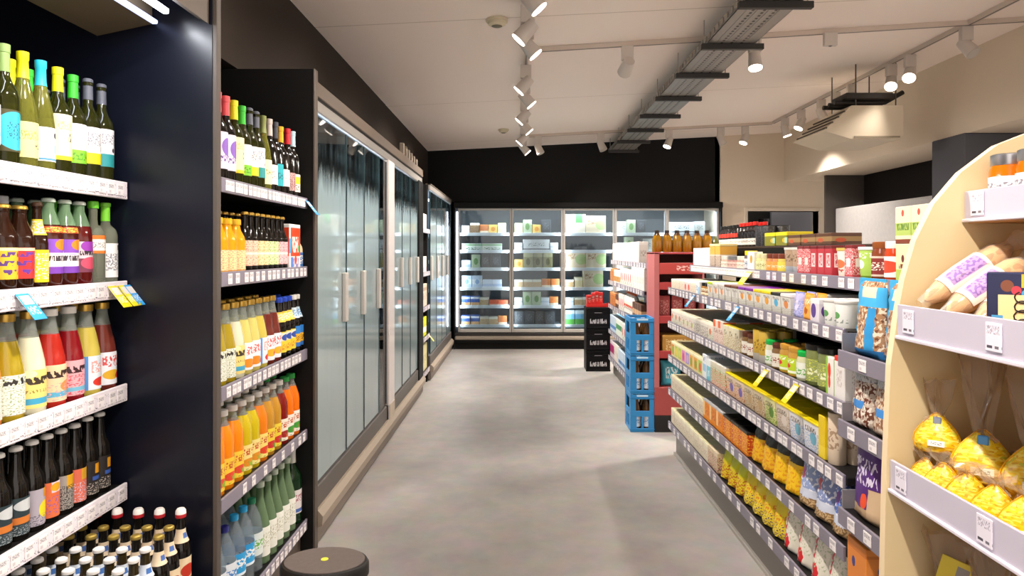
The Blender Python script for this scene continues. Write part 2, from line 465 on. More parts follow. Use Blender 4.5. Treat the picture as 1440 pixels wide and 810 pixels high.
def ceiling_material():
    m, N, L, b = newmat('painted_plaster')
    tc = N.new('ShaderNodeTexCoord'); sp = N.new('ShaderNodeSeparateXYZ'); L.new(tc.outputs['Object'], sp.inputs[0])
    d = N.new('ShaderNodeMath'); d.operation = 'PINGPONG'; d.inputs[1].default_value = 1.25
    a = N.new('ShaderNodeMath'); a.operation = 'ADD'; a.inputs[1].default_value = .4; L.new(sp.outputs[1], a.inputs[0]); L.new(a.outputs[0], d.inputs[0])
    c = N.new('ShaderNodeMath'); c.operation = 'LESS_THAN'; c.inputs[1].default_value = .006; L.new(d.outputs[0], c.inputs[0])
    mx = N.new('ShaderNodeMix'); mx.data_type = 'RGBA'; mx.inputs['A'].default_value = lin('f0e3d9'); mx.inputs['B'].default_value = lin('cdbeb1')
    L.new(c.outputs[0], mx.inputs['Factor']); L.new(mx.outputs['Result'], b.inputs['Base Color']); b.inputs['Roughness'].default_value = .85
    return m
M_black = mat('0b0a0a', .6, spec=.25); M_taupe = mat('2e2620', .75, spec=.25, noise=.06, nscale=3)
M_beige = mat('d9cab6', .85); M_darkgrey = mat('453f3b', .7); M_darkwall = mat('171311', .7, spec=.2)
struct('floor', MB().box(-2.2,-1.6,-.1,7.2,11.6,0), floor_material(), 'grey brown polished concrete floor of the aisle')
mb = MB(); mb.prism([(-2.2,ceil_z(-2.2)),(7.2,ceil_z(7.2)),(7.2,ceil_z(7.2)+.12),(-2.2,ceil_z(-2.2)+.12)], -1.6, 11.6, 'y')
struct('ceiling', mb, ceiling_material(), 'off-white plaster ceiling over the aisle')
struct('wall_left', MB().box(-2.1,-1.6,0,-2.0,11.6,3.0), M_taupe, 'dark wall behind the left hand shelves and coolers')
# soffit above the left units, in two boards with a joint
mb = MB(); mb.box(-2.0,-1.6,2.43,-1.38,2.36,2.99); mb.box(-2.0,2.36,2.345,-1.38,7.02,2.99); mb.box(-2.0,7.026,2.345,-1.382,10.25,2.99)
struct('wall_soffit', mb, M_taupe, 'taupe boxed soffit above the left hand coolers')
mb = MB(); mb.box(-2.0,10.25,2.2,3.0,10.9,3.25); mb.box(-2.0,11.0,0,7.1,11.1,3.5)
struct('wall_back', mb, M_black, 'black wall above the freezers')
# beige back wall with serving hatch (x 3.0..4.6)
mb = MB(); Y0, Y1 = 10.2, 10.4
hx0, hx1, hz0, hz1 = 3.40, 4.46, 1.0, 2.055
mb.box(3.0,Y0,0,hx0,Y1,3.3); mb.box(hx1,Y0,0,4.62,Y1,3.3); mb.box(hx0,Y0,hz1,hx1,Y1,3.3); mb.box(hx0,Y0,0,hx1,Y1,hz0); mb.box(2.93,Y0+.05,0,3.0,10.98,3.3)
struct('wall_beige', mb, M_beige, 'beige wall with a serving hatch right of the freezers')
t = .05; mb = MB()
mb.box(hx0-t,Y0-.03,hz0-t,hx0,Y1,hz1+t,b=.006); mb.box(hx1,Y0-.03,hz0-t,hx1+t,Y1,hz1+t,b=.006); mb.box(hx0,Y0-.03,hz1,hx1,Y1,hz1+t,b=.006); mb.box(hx0,Y0-.03,hz0-t,hx1,Y1,hz0,b=.006)
struct('window_1', mb, mat('d6c9b8', .6), 'pale framed serving hatch in the beige wall')
# back room seen through the hatch
mb = MB(); mb.box(3.95,10.72,0,4.7,10.78,2.4,b=.005); struct('door_1', mb, mat('6d6f78', .5), 'grey door leaf in the room behind the hatch')
# bulkhead and dark recess on the right
struct('wall_bulkhead', MB().box(3.95,-1.6,2.5,7.1,10.2,3.38), M_beige, 'beige boxed bulkhead along the right side')
struct('wall_recess', MB().box(4.2,9.36,0,4.75,9.42,2.5), M_darkgrey, 'dark grey wall return under the bulkhead')
struct('wall_beam', MB().box(4.72,4.6,2.09,4.84,9.36,2.5), M_darkwall, 'dark brown beam under the right bulkhead')
struct('wall_partition', MB().box(4.32,6.2,0,4.40,9.34,2.04,b=.01), mat('a8a5a4', .8, noise=.12, nscale=22), 'pale speckled partition behind the long gondola')
struct('wall_column', MB().box(3.92,6.02,0,4.5,6.5,2.5,b=.01), mat('4c4c52', .6), 'grey square column under the bulkhead')
#struct('wall_right', MB().box(7.0,-4.5,0,7.1,11.0,3.4), M_beige, 'beige wall at the far right')
# ---- back room equipment on a shelf: coffee grinder-like dark machine and boxes
mb = MB(); mb.box(-.5,-.16,-.02,.5,.16,.0,b=.004); mb.box(-.48,-.12,-.12,-.44,.12,-.02); mb.box(.44,-.12,-.12,.48,.12,-.02)
tag(mb.build('wall_shelf', mat('2b2b2e', .4), loc=(3.45,10.65,1.62)), 'dark shelf in the room behind the hatch', 'shelf')
def machine(x, z, w, h, c, lab):
    t = empty('coffee_machine', lab, 'machine', (x,10.62,z))
    MB().box(-w/2,-.12,0,w/2,.12,h*.62,b=.012).build('body', mat(c, .3), t)
    MB().lathe([(w*.22,h*.62),(w*.34,h*.9),(w*.34,h),(w*.1,h*1.02)], 16).build('hopper', mat('1a1a1c', .25), t)
    MB().tube((-w*.25,-.12,h*.35),(-w*.25,-.2,h*.25), .012).build('spout', mat('8d8f94', .3, 1.), t)
machine(3.50, 1.62, .20, .30, '1c1d20', 'black machine with a hopper on the shelf behind the hatch, left')
machine(3.80, 1.62, .24, .34, '3a3b40', 'dark grey machine with a hopper on the shelf behind the hatch, right')
tag(MB().box(-.10,-.1,0,.10,.1,.42,b=.004).build('storage_box', mat('4b2a20', .7), loc=(3.32,10.62,1.62)), 'brown box on the shelf behind the hatch', 'box')

# ------------------------------------------------------------------ ceiling fittings
M_white = mat('c4bbb3', .5); M_lens = emit('fff3e2', 6.)
def track(lab, p0, p1):
    mb = MB(); p0, p1 = Vector(p0), Vector(p1); d = (p1-p0); n = Vector((d.y,-d.x,0)).normalized()*.018
    o = [p0+n,p1+n,p1-n,p0-n]
    for dz in (-.034, 0): mb.v += [(p.x,p.y,p.z+dz) for p in o]
    for q in ((3,2,1,0),(4,5,6,7),(0,1,5,4),(1,2,6,5),(2,3,7,6),(3,0,4,7)): mb.face(list(q))
    ob = tag(mb.build('ceiling_track', mat('c9bbaf', .6)), lab, 'light track')
    g = MB(); n2 = n*.3
    o2 = [p0+n2,p1+n2,p1-n2,p0-n2]
    for dz in (-.036, -.033): g.v += [(p.x,p.y,p.z+dz) for p in o2]
    for q in ((3,2,1,0),(4,5,6,7),(0,1,5,4),(1,2,6,5),(2,3,7,6),(3,0,4,7)): g.face(list(q))
    g.build('contact_slot', mat('6b6661', .5), ob)
    return ob
zA = ceil_z(.05)
track('white light track running down the middle of the aisle ceiling', (.05,-1.5,zA),(.05,9.35,zA))
XR = 3.40; zR = ceil_z(XR)
track('white light track along the right side of the ceiling', (XR,2.2,zR),(XR,9.15,zR))
track('white cross track over the near part of the aisle', (.09,5.3,zA),(3.93,5.15,ceil_z(3.93)))
track('white cross track at the far end before the black wall', (.09,9.25,zA),(XR,9.2,zR))
def spot(x, y, aim, lab, lit=True, power=60., group='track spotlights', size=1.0, z=None):
    """track adapter box, pivoting cylinder head with a lens; aim = point on floor or shelf"""
    zc = (ceil_z(x) if z is None else z)-.034
    t = empty('track_spotlight', lab, 'spotlight', (x,y,zc), 0, group)
    MB().box(-.045,-.024,-.11,.045,.024,0,b=.004).build('adapter', M_white, t)
    pv = Vector((0,0,-.15))
    d = (Vector(aim)-Vector((x,y,zc))-pv).normalized()
    MB().tube((0,0,-.11), tuple(pv), .010).build('pivot', M_white, t)
    a, b = pv-d*.055*size, pv+d*.085*size
    mb = MB(); mb.tube(tuple(a), tuple(b), .042*size, 20, r1=.054*size)
    mb.build('lamp_head', M_white, t)
    mb = MB(); mb.tube(tuple(b), tuple(b+d*.006), .050*size, 20)
    mb.build('lens', M_lens if lit else mat('b9b2aa', .3), t)
    if lit and power > 0:
        l = bpy.data.lights.new('spot_lamp', 'SPOT'); l.energy = power; l.spot_size = R(105); l.spot_blend = .8; l.shadow_soft_size = .045; l.color = (1.,.91,.82)
        o = bpy.data.objects.new('spot_lamp', l); COL.objects.link(o); o.parent = t
        o.location = b+d*.012; o.rotation_euler = d.to_track_quat('-Z','Y').to_euler()
PW = 80.
midY = [-.6, .35, 1.25, 2.1, 2.95, 3.75, 4.30, 4.62, 5.67, 6.2, 7.0, 7.6, 8.4, 9.2]
for i, y in enumerate(midY):
    right = i % 2 == 1
    spot(.05, y, (1.75 if right else -1.75, y+.15, .9), power=PW*(2.3 if i == 1 else 1.5 if y < 2.5 else 2.3 if y > 6. else 1.),lab= 'white spotlight aimed %s, %s from the camera end of the middle track' % ('right' if right else 'left', ordw(i)), group='spotlights on the middle track')
spot(.83, 5.27, (.3, 8.0, 1.6), 'unlit white spotlight on the near cross track above the aisle', False)
spot(1.80, 5.235, (1.75, 4.4, 0), 'lit white spotlight beside the cable tray on the near cross track', power=PW*1.5)
for i, (y, ax, lit) in enumerate([(5.2,4.2,False),(5.95,2.2,True),(6.25,2.4,True),(7.0,2.2,True),(7.35,4.2,False),(7.7,4.2,False),(8.25,2.3,True),(8.75,4.1,True),(3.9,1.8,True),(2.9,2.0,True)]):
    spot(XR, y, (ax, y-(1.6 if y < 6.5 else .2), .8), '%s white spotlight at %s on the right hand track' % ('lit' if lit else 'unlit', ['its crossing with the near cross track','the middle, tilted left','the middle, next to the air conditioner','the far half, tilted left','the far half, beside the air conditioner','the air conditioner corner','the far half, before the beige wall','its far end','its near end, farther one','its near end, closest one'][i]), lit, PW*1.5, group='spotlights on the right track')
for i, (x, lit) in enumerate([(.25,False),(1.1,False),(2.02,True),(2.72,False),(3.05,True)]):
    spot(x, 9.24, (x-1.2 if lit else x+1.2, 8.7, 0), '%s white spotlight, %s from left on the far cross track' % ('lit' if lit else 'unlit', ordw(i)), lit, group='spotlights on the far cross track', power=170)
# ---- cable tray on brackets
t = empty('cable_tray', 'grey perforated cable tray hanging under the ceiling', 'cable tray', (1.5,3.2,2.93))
M_tray = mat('9a958f', .45, .6); M_cable = mat('85807a', .6)
mb = MB()
mb.box(-.17,-1.2,0,.17,7.0,.004); mb.box(-.17,-1.2,0,-.166,7.0,.06); mb.box(.166,-1.2,0,.17,7.0,.06)
for k in range(82):
    y = -1.15+k*.1; mb.box(-.178,y,.012,-.168,y+.05,.05); mb.box(.168,y,.012,.178,y+.05,.05)
for x in (-.10,-.035,.035,.10): mb.box(x-.012,-1.2,-.003,x+.012,7.0,.0005)
mb.build('tray', M_tray, t)
mb = MB()
for k in range(164):
    for x in (-.07,.0,.07): mb.box(x-.008,-1.18+k*.05,-.001,x+.008,-1.155+k*.05,.0005)
mb.build('perforated_mesh', mat('4f4b47', .6), t)
for x, r_ in ((-.11,.016),(-.06,.020),(-.01,.014),(.05,.024),(.11,.016)):
    MB().tube((x,-1.2,.006+r_),(x,7.0,.006+r_), r_, 8).build('cable', M_cable, t)
for y in (-.85,.0,.83,1.65,2.45,3.3,4.15,5.0,5.85,6.7):
    b = MB().box(-.21,y-.02,-.045,.23,y+.02,-.004,b=.003).build('bracket', mat('2c2927', .5), t)
    for x in (-.19,.2): MB().tube((x,y,-.02),(x,y,ceil_z(1.5+x)-2.93), .004, 6).build('threaded_rod', mat('b0aaa2', .4, .8), b)
# ---- detectors
for x, y, r_, lab in ((-.155,4.62,.075,'round white smoke detector on the ceiling near the camera'),(-.21,8.75,.07,'round smoke detector on the ceiling near the black wall')):
    o = tag(MB().lathe([(r_*.55,-.045),(r_*.8,-.035),(r_*.85,-.02),(r_,-.018),(r_,0)], 20).build('smoke_detector', mat('cfc4a8', .5), loc=(x,y,ceil_z(x))), lab, 'smoke detector')
    MB().lathe([(r_*.3,-.052),(r_*.5,-.046)], 14).build('sensor', mat('6d6650', .5), o)
o = tag(MB().box(-.05,-.02,-.10,.05,.02,0,b=.004).build('ceiling_sensor', M_white, loc=(2.36,5.19,ceil_z(2.36)-.034)), 'small white box sensor under the near cross track', 'sensor')
MB().lathe([(.004,-.106),(.016,-.1)], 10).build('sensor_eye', mat('5d5852', .4), o)
# ---- air conditioner
t = empty('air_conditioner', 'beige ceiling air conditioner with louvres in front of the bulkhead', 'air conditioner', (3.06,6.5,2.46))
M_ac = mat('cbbda6', .6)
mb = MB(); mb.prism([(-.28,.10),(-.02,.02),(.42,.02),(.45,.06),(.45,.33),(-.02,.33)], -.25, .45, 'y'); mb.build('body', M_ac, t)
for k in range(4):
    MB().tube((-.255+.055*k,-.254,.125+.05*k),(-.255+.055*k,.40,.125+.05*k), .010, 6).build('louvre', mat('54493b', .6), t)
MB().box(.0,-.256,.035,.42,-.25,.05).build('air_slot', mat('8a7d6a', .6), t)
mb = MB(); mb.box(-.05,-.2,.40,.40,.1,.46,b=.01); mb.build('pipe_bundle', mat('2b2521', .6), t)
for y in (-.12,.0,.12): MB().path([(-.12,y,.385),(.35,y,.385),(.52,y,.48)], .022, 8).build('pipe', mat('231f1c', .5), t)
for x in (.05,.42):
  for y in (-.18,.3): MB().tube((x,y,.33),(x,y,ceil_z(3.08+x)-2.46), .006, 6).build('hanger', mat('4b443d', .5), t)
# ------------------------------------------------------------------ shelving fixtures, left side
M_shelf = mat('181617', .5, spec=.3); M_navy = mat('0e111d', .30, spec=.4, noise=.12, nscale=3); M_trim = mat('4f4741', .5)
M_rail = mat('827c8a', .35); M_strip = art('e6dfe6', ('text',.0,1.,.10,.30,'6b6470',90,5,.60), ('text',.0,1.,.62,.80,'8a8390',140,6,.62))
M_tag = art('efe9ea', ('text',.1,.9,.55,.85,'85808a',7,6,.5), ('rect',.15,.45,.12,.35,'cfc8cc'))
TAG = MB().box(-.0225,-.0012,-.0185,.0225,.0012,.0185,0,.0006).mesh('price_tag', [M_tag])
TAGW = MB().box(-.0165,-.0012,-.0185,.0165,.0012,.0185,0,.0006).mesh('price_tag', [M_tag])
def wobbler(c):
    key = 'w'+c
    if key not in _M:
        m = art(c, ('text',.15,.85,.2,.5,'f4f1ea',5,5,.55), ('rect',.12,.88,.58,.92,'d9d3cf'))
        me = MB().box(-.024,-.001,-.085,.024,.001,.0,0,.0005).mesh('shelf_wobbler', [m]); _M[key] = me
    return _M[key]
def shelf_part(t, y0, y1, xf, xb, z, side, tags=(), strip=False, lip=.05, wob=(), tagmesh=None, thick=.028):
    """one shelf with front price rail, tags and wobblers; coordinates in the unit's own frame (unit at the origin)"""
    s = 1 if side == 'L' else -1
    x0, x1 = (xb, xf-s*.01) if side == 'L' else (xf-s*.01, xb)
    sh = MB().box(x0,y0,z-thick,x1,y1,z,b=.003).build('shelf', M_shelf, t)
    r0, r1 = sorted((xf-s*.010, xf))
    MB().box(r0,y0+.002,z-lip+.008,r1,y1-.002,z+.008,b=.002).build('price_rail', M_strip if strip else M_rail, sh)
    rz = R(90 if side == 'L' else -90)
    for i, y in enumerate(tags):
        link('price_tag', tagmesh or TAG, sh, (xf+s*.0016, y, z+.008-lip/2), rz)
    for y, c in wob:
        o = link('shelf_wobbler', wobbler(c), sh, (xf+s*.004, y, z-.006), rz); o.rotation_euler = (R(-38)*1., 0, rz)
    return sh
def tagrow(y0, y1, n, jit=.25, skip=.0):
    st = (y1-y0)/n
    return [y0+st*(i+.5)+rng.uniform(-jit, jit)*st for i in range(n) if rng.random() >= skip]
# ===== bay 1 =====
bay1 = empty('drinks_shelf', 'black drinks shelving bay nearest the camera with a tall navy side panel', 'shelving unit', (0,0,0))
B1Y0, B1Y1 = .9, 2.30
MB().box(-1.99,B1Y0,0,-1.96,B1Y1,2.40).build('back_panel', M_black, bay1)
MB().box(-1.96,B1Y1,0,-1.035,B1Y1+.03,2.42,b=.002).build('side_panel', M_navy, bay1)
MB().box(-1.035,B1Y1-.001,0,-1.020,B1Y1+.031,2.42,b=.002).build('panel_edge', M_trim, bay1)
LB1 = [1.675, 1.345, 1.000, .668]
for i, z in enumerate(LB1):
    w = ((1.50,'3fa9e8'),(2.20,'e8d21c'),(2.255,'e8d21c'),(2.285,'2f9be0'),(1.80,'2f9be0')) if i == 1 else ()
    shelf_part(bay1, B1Y0, B1Y1-.004, -1.318, -1.95, z, 'L', strip=True, lip=.058, wob=w, tags=tagrow(B1Y0+.02, B1Y1-.02, 26, .1), tagmesh=TAGW)
MB().box(-1.96,B1Y0,0,-1.05,B1Y1-.004,.34,b=.004).build('base', M_shelf, bay1)
# canopy with two light tubes
can_ = MB(); can_.box(-1.95,B1Y0,2.33,-1.05,B1Y1-.004,2.42); can_.build('canopy', M_black, bay1)
MB().prism([(-1.42,2.175),(-1.235,2.215),(-1.235,2.33),(-1.42,2.33)], B1Y0, B1Y1-.006, 'y').build('canopy_board', mat('6a5c48', .7), bay1)
MB().prism([(-1.085,2.235),(-1.045,2.215),(-1.045,2.42),(-1.085,2.42)], B1Y0, B1Y1-.006, 'y').build('canopy_front', mat('5b5148', .6), bay1)
MB().box(-1.232,B1Y0,2.212,-1.212,B1Y1-.012,2.226,b=.003).build('light_tube', emit('b9c6ff', 1.), bay1)
MB().box(-1.165,B1Y0,2.226,-1.145,B1Y1-.07,2.244,b=.003).build('light_tube', emit('f1f4ff', 7.), bay1)
def strip_light(loc, sx, sy, energy, col, rot=(0,0,0), parent=None):
    l = bpy.data.lights.new('tube_lamp', 'AREA'); l.shape = 'RECTANGLE'; l.size = sx; l.size_y = sy; l.energy = energy; l.color = col
    o = bpy.data.objects.new('tube_lamp', l); COL.objects.link(o); o.location = loc; o.rotation_euler = rot
    if parent: o.parent = parent
    return o
strip_light((-1.155,(B1Y0+B1Y1)/2,2.222),  .03, 1.2, 3.5, (.93,.95,1.), (0,R(-14),0), bay1)
# ===== bay 2 =====
bay2 = empty('drinks_shelf', 'black drinks shelving bay with five shelves between the navy panel and the first cooler', 'shelving unit', (0,0,0))
B2Y0, B2Y1 = 2.345, 3.30
MB().box(-1.70,B2Y0,0,-1.67,B2Y1,2.33).build('back_panel', M_black, bay2)
MB().box(-1.67,B2Y1,0,-1.0,B2Y1+.045,2.335,b=.003).build('side_panel', M_black, bay2)
MB().box(-1.0,B2Y1-.002,0,-.990,B2Y1+.047,2.335,b=.002).build('panel_edge', mat('4d443d', .5), bay2)
LB2 = [1.70, 1.372, .975, .588, .155]
T2 = [tagrow(2.37,3.26,22,.12), tagrow(2.4,3.28,15,.3), tagrow(2.37,3.2,17,.15), tagrow(2.5,3.3,8,.25), tagrow(2.37,3.28,17,.1)]
for i, z in enumerate(LB2):
    shelf_part(bay2, B2Y0, B2Y1-.003, -1.025, -1.66, z, 'L', tags=T2[i], lip=.052, wob=((3.275,'2f9be0'),) if i == 0 else (), tagmesh=TAGW)
MB().box(-1.66,B2Y0,0,-1.06,B2Y1-.003,.11).build('base', mat('5a4f47', .6), bay2)

# ------------------------------------------------------------------ drinks
g_olive = mat('3a3c12', .05, trans=.6, ior=1.33); g_pale = mat('93923c', .05, trans=.65, ior=1.3); g_dark = mat('120f0c', .07)
g_brown = mat('2a1409', .08); g_clear = film('dfe6df', .22, .06); g_green = mat('2c4a24', .07, trans=.5, ior=1.3); g_mgreen = film('a8cfa6', .35, .06)
def lqd(c): return mat(c, .10, coat=.3)
gold = mat('c9a24a', .3, .7); whitecap = mat('e4e2de', .35); silver = mat('b8b8bc', .3, .9)
def capm(c): return mat(c, .38)
W = dict(name='wine_bottle', cat='wine', plural='wine bottles')
wl = lambda *k, **q: art('e8e6df', *k, **q)
def wine(desc, shape, glass, cap, lab, kind='long', lz=(.16,.48), h=.32, r=.0355, **k):
    return bottle(desc, shape, h, r, glass, cap, lab, kind, lz, arc=190, **W, **k)
w_grey_white = wine('dark wine bottle with white label','wine',g_dark,capm('33343c'),art('ecebe8',('disc',.5,.6,.2,'d8d4cf',1.),('text',.25,.75,.2,.45,'6c6a6a',12,7)),'stop')
w_round = wine('olive wine bottle with round turquoise label','wine',g_olive,capm('7f9a55'),art('3f3a14',('disc',.5,.5,.46,'2fa9c0',1.),('text',.3,.7,.3,.7,'14566b',12,10,.58)),lz=(.12,.46),h=.325)
w_cream = wine('pale wine bottle with cream label and yellow cap','flute',g_pale,capm('d8d010'),art('dcd68c',('text',.2,.8,.5,.75,'a49c4a',10,6),('text',.5,.8,.25,.4,'5b5836',12,7)),lz=(.10,.40),h=.325)
w_cyan = wine('pale wine bottle with white label and cyan cap','flute',g_pale,capm('23b3d6'),art('e9ecec',('disc',.62,.78,.09,'3a3f45',1.),('rect',.55,.85,.25,.5,'8fc8dc'),('band',.03,.09,'4a90b8')),lz=(.10,.40))
w_yellow = wine('wine bottle with cream label and yellow cap','wine',g_olive,capm('d9d312'),art('ebe3b0',('band',0,.09,'e8c619'),('rect',.74,.92,.88,.98,'e0612a'),('text',.45,.75,.4,.6,'55503a',9,5),('text',.2,.8,.66,.85,'c9bd72',14,6)),lz=(.14,.56))
w_green = wine('wine bottle with green and white label and green cap','wine',g_olive,capm('35b32f'),art('f0f1ee',('band',0,.34,'7bc52f'),('text',.2,.8,.08,.26,'4d8a1f',10,6)),lz=(.14,.52),h=.315)
w_greens = wine('small wine bottle with white and lime label','wine',g_olive,capm('4a4d55'),art('f1f2ef',('band',0,.3,'86cc3c'),('rect',.62,.78,.3,.8,'8ab65a')),'stop',lz=(.12,.42),h=.27,r=.034)
w_orange = wine('wine bottle with white label and yellow base','wine',g_olive,capm('5a5d68'),art('eceae8',('band',0,.3,'e8d31a'),('rect',.7,.95,.9,1.,'d9582d'),('text',.2,.8,.5,.85,'8b8a92',12,8),('rect',.6,.72,.38,.5,'3c3a40')),'stop',lz=(.16,.52))
w_teal = wine('wine bottle with white and teal label','wine',g_olive,capm('5a5d68'),art('e9e8ea',('band',0,.34,'2b8f92'),('rect',.72,.95,.92,1.,'d9582d'),('text',.2,.8,.6,.88,'8b8a92',12,8),('disc',.55,.45,.06,'3c3a40')),'stop',lz=(.16,.54))
w_lilac = wine('dark wine bottle with lilac label and coral cap','wine',g_dark,capm('d65055'),art('e2d6ea',('disc',.55,.6,.25,'8157b5',1.),('text',.2,.8,.2,.4,'6a4a94',10,6)),lz=(.14,.55))
w_gold = wine('dark sparkling bottle with gold foil and white label','wine',g_dark,mat('d3a22e',.3,.6),art('ece9e6',('text',.25,.75,.4,.7,'b3a9a4',11,5)),h=.315,r=.043,lz=(.14,.38))
w_red = wine('dark wine bottle with red cap and burgundy label','wine',g_dark,capm('c11e28'),art('7d2137',('speck',0,1,'e6ded2',14,.56)),lz=(.10,.36))
w_blue = wine('dark wine bottle with pale blue cap and yellow label','wine',g_dark,capm('a8c4cf'),art('e6e3d5',('band',.45,.85,'d8cf2a'),('text',.2,.8,.1,.4,'6c6a6a',10,5)),lz=(.10,.36))
w_tealn = wine('dark wine bottle with narrow teal label','wine',g_dark,capm('3a3b42'),art('1fa2ad',('text',.2,.8,.3,.6,'0d5560',9,5)),lz=(.12,.42))
w_whitecap = wine('dark wine bottle with grey white capsule','wine',g_dark,capm('b9aca6'),art('efeae8',('text',.25,.75,.3,.7,'a39a96',10,6)),lz=(.12,.38))
w_sage = wine('olive wine bottle with cream label and olive cap','flute',g_pale,capm('7d8549'),art('e6e2b4',('text',.25,.75,.4,.6,'8c8750',9,5)),lz=(.10,.42))
# bay 1, shelf 1
fill('top navy-panel shelf', [(w_grey_white,3),(w_round,1),(w_cream,1),(w_cyan,1),(w_yellow,1),(w_green,1),(w_orange,1),(w_teal,1)], -1.335, LB1[0], 1.565, 'L', gap=-.0005, jit=3)
fill('top navy-panel shelf', [(w_grey_white,2),(w_sage,2),(w_yellow,1),(w_cream,1),(w_green,1),(w_greens,1),(w_orange,1),(w_teal,1)], -1.425, LB1[0], 1.56, 'L', rows=1, gap=.001, row0=1)
# bay 1, shelf 2
def softd(desc, body, lab, cap=gold, **k): return bottle(desc, 'stein', .232, .034, body, cap, lab, 'crown', (.14,.50), plural='brown bottles', arc=280, **k)
def kola(c, t): return art(c, ('text',.25,.75,.70,.86,t,6,2.2,.47),('text',.25,.75,.42,.58,t,5,2.2,.47),('text',.25,.75,.14,.30,t,6.5,2.2,.47),('band',.9,.99,'f2e0b0'))
k_teal = softd('brown bottle with teal lettered label', g_brown, kola('5cb59a','214f9a'))
k_orange = softd('brown bottle with orange lettered label', g_brown, kola('e8921c','6d3a8c'))
k_yellow = softd('brown bottle with yellow lettered label', g_brown, kola('e9b528','5a3a7c'))
k_red = softd('brown bottle with red lettered label', g_brown, kola('d8302c','62308f'))
k_lemon = bottle('slim brown bottle with bright yellow label','beer',.245,.027,g_brown,capm('3b2413'),art('ecd316',('text',.2,.8,.1,.9,'f6f1cc',8,9,.55)),'crown',(.08,.45),necklabel=(.62,.80,art('e8d21c',('text',.1,.9,.1,.9,'f4efd9',6,4))),plural='brown bottles',arc=300)
matel = art('e8e4e4',('band',0,.2,'7a3fae'),('disc',.42,.80,.26,'8a4fc0',1.),('disc',.55,.84,.16,'e0861e',1.),('text',.2,.8,.36,.52,'3c3038',18,3,.45),('rect',0,1,.56,.60,'e8e4e4'))
k_mate = bottle('clear bottle of dark tea with purple label','juice',.262,.036,lqd('43160c'),capm('c9d8cc'),matel,'crown',(.16,.54),fill=.70,neck=g_mgreen,arc=250,plural='tea bottles',necklabel=(.61,.68,art('b8421c',('text',.1,.9,.1,.9,'e9c23a',9,3))))
k_mate2 = bottle('clear bottle of red tea with pink label','juice',.262,.036,lqd('5a1210'),capm('cfd8d0'),art('d8c9cf',('band',.0,.45,'7b3b52'),('disc',.5,.3,.2,'d6506a'),('disc',.5,.85,.2,'9a3cb0'),('text',.2,.8,.55,.7,'33282e',16,4,.45)),'crown',(.16,.52),fill=.70,neck=g_mgreen,arc=250,plural='tea bottles')
c_clear = mat('c7cdb4', .05, trans=.75, ior=1.2)
k_orangew = bottle('clear bottle with white and orange label','spirit',.262,.034,c_clear,capm('6fd433'),art('efeae4',('band',.78,1.,'e07a2c'),('band',.0,.16,'e07a2c'),('text',.25,.75,.3,.6,'9a948e',10,6)),'screw',(.38,.60),arc=220,plural='clear bottles')
k_whitel = bottle('clear bottle with tall white label and lime cap','spirit',.265,.036,c_clear,capm('7fd83a'),art('e7e6e6',('rect',.55,.75,.8,.95,'5a5a60'),('text',.25,.75,.2,.7,'8f8e94',9,7,.5)),'long',(.08,.50),arc=220,plural='clear bottles')
k_back = bottle('clear tonic bottle with grey label','beer',.262,.031,c_clear,capm('dcdfe6'),art('dfe3df',('text',.2,.8,.2,.8,'79a07c',8,6)),'screw',(.2,.5),plural='clear bottles')
k_backg = bottle('clear tonic bottle with bright green neck','beer',.262,.031,c_clear,capm('66c845'),art('dfe3df',('text',.2,.8,.2,.8,'5fb04c',8,6)),'long',(.2,.5),plural='clear bottles')
fill('second navy-panel shelf', [(k_teal,4),(k_orange,1),(k_yellow,1),(k_red,1),(k_lemon,1),(k_mate,2),(k_mate2,1),(k_orangew,1),(k_whitel,1)], -1.332, LB1[1], 1.44, 'L', gap=-.003, jit=6)
fill('second navy-panel shelf', [(k_back,8),(k_mate,2),(k_backg,3)], -1.425, LB1[1], 1.46, 'L', gap=-.001, row0=1)
# bay 1, shelf 3
def lemo(desc, liq, lab, cap=gold, h=.285, r=.0415):
    return bottle(desc, 'cone', h, r, lqd(liq), cap, lab, 'screw', (.06,.43), fill=.74, neck=g_clear, plural='lemonade bottles', arc=300, name='lemonade_bottle', cat='bottle')
flor = art('e6dfd8',('speck',.0,1,'c9a9a2',16,.60),('speck',.0,1,'9dae86',13,.63),('rect',.42,.56,.15,.75,'efe3d6'),('disc',.35,.35,.06,'6aa83a'))
l_peach = lemo('orange lemonade bottle with flowered label','d98a4a',flor,whitecap)
l_olive = lemo('olive yellow lemonade bottle with flowered label','a58f1e',art('dfe0d4',('speck',0,1,'97a878',14,.58),('text',.3,.7,.75,.92,'2e2b28',7,4)),gold)
l_big = lemo('pale lemon lemonade bottle with yellow label','dcd9bd',art('ead27a',('text',.25,.8,.62,.82,'3b3024',7,3.,.44),('band',.10,.26,'3f9fc4'),('disc',.3,.9,.1,'f2e9b8'),('text',.2,.8,.4,.48,'9a7f3c',14,5)),gold,h=.285)
l_red = lemo('red lemonade bottle with peach label','b3281c',art('eec7a0',('text',.2,.85,.64,.84,'30201c',7,3.,.46),('band',.12,.26,'58a8c8'),('disc',.6,.4,.16,'e28a4a'),('speck',0,.5,'e7a0a0',10,.6)),whitecap)
l_dred = lemo('dark red lemonade bottle with pink label','83121a',art('e8a6ac',('text',.2,.85,.64,.84,'3a1c22',7,3.,.46),('speck',0,.6,'d25a6a',10,.56),('band',.12,.24,'6fb2cc')),whitecap)
l_pale = lemo('pale yellow lemonade bottle with blue and white label','cdbb52',art('dde6ee',('rect',.18,.36,0,1,'4f93d6'),('disc',.55,.22,.13,'d8382c'),('disc',.68,.2,.1,'e8b42a'),('text',.4,.85,.5,.85,'e1a59d',10,6)),gold)
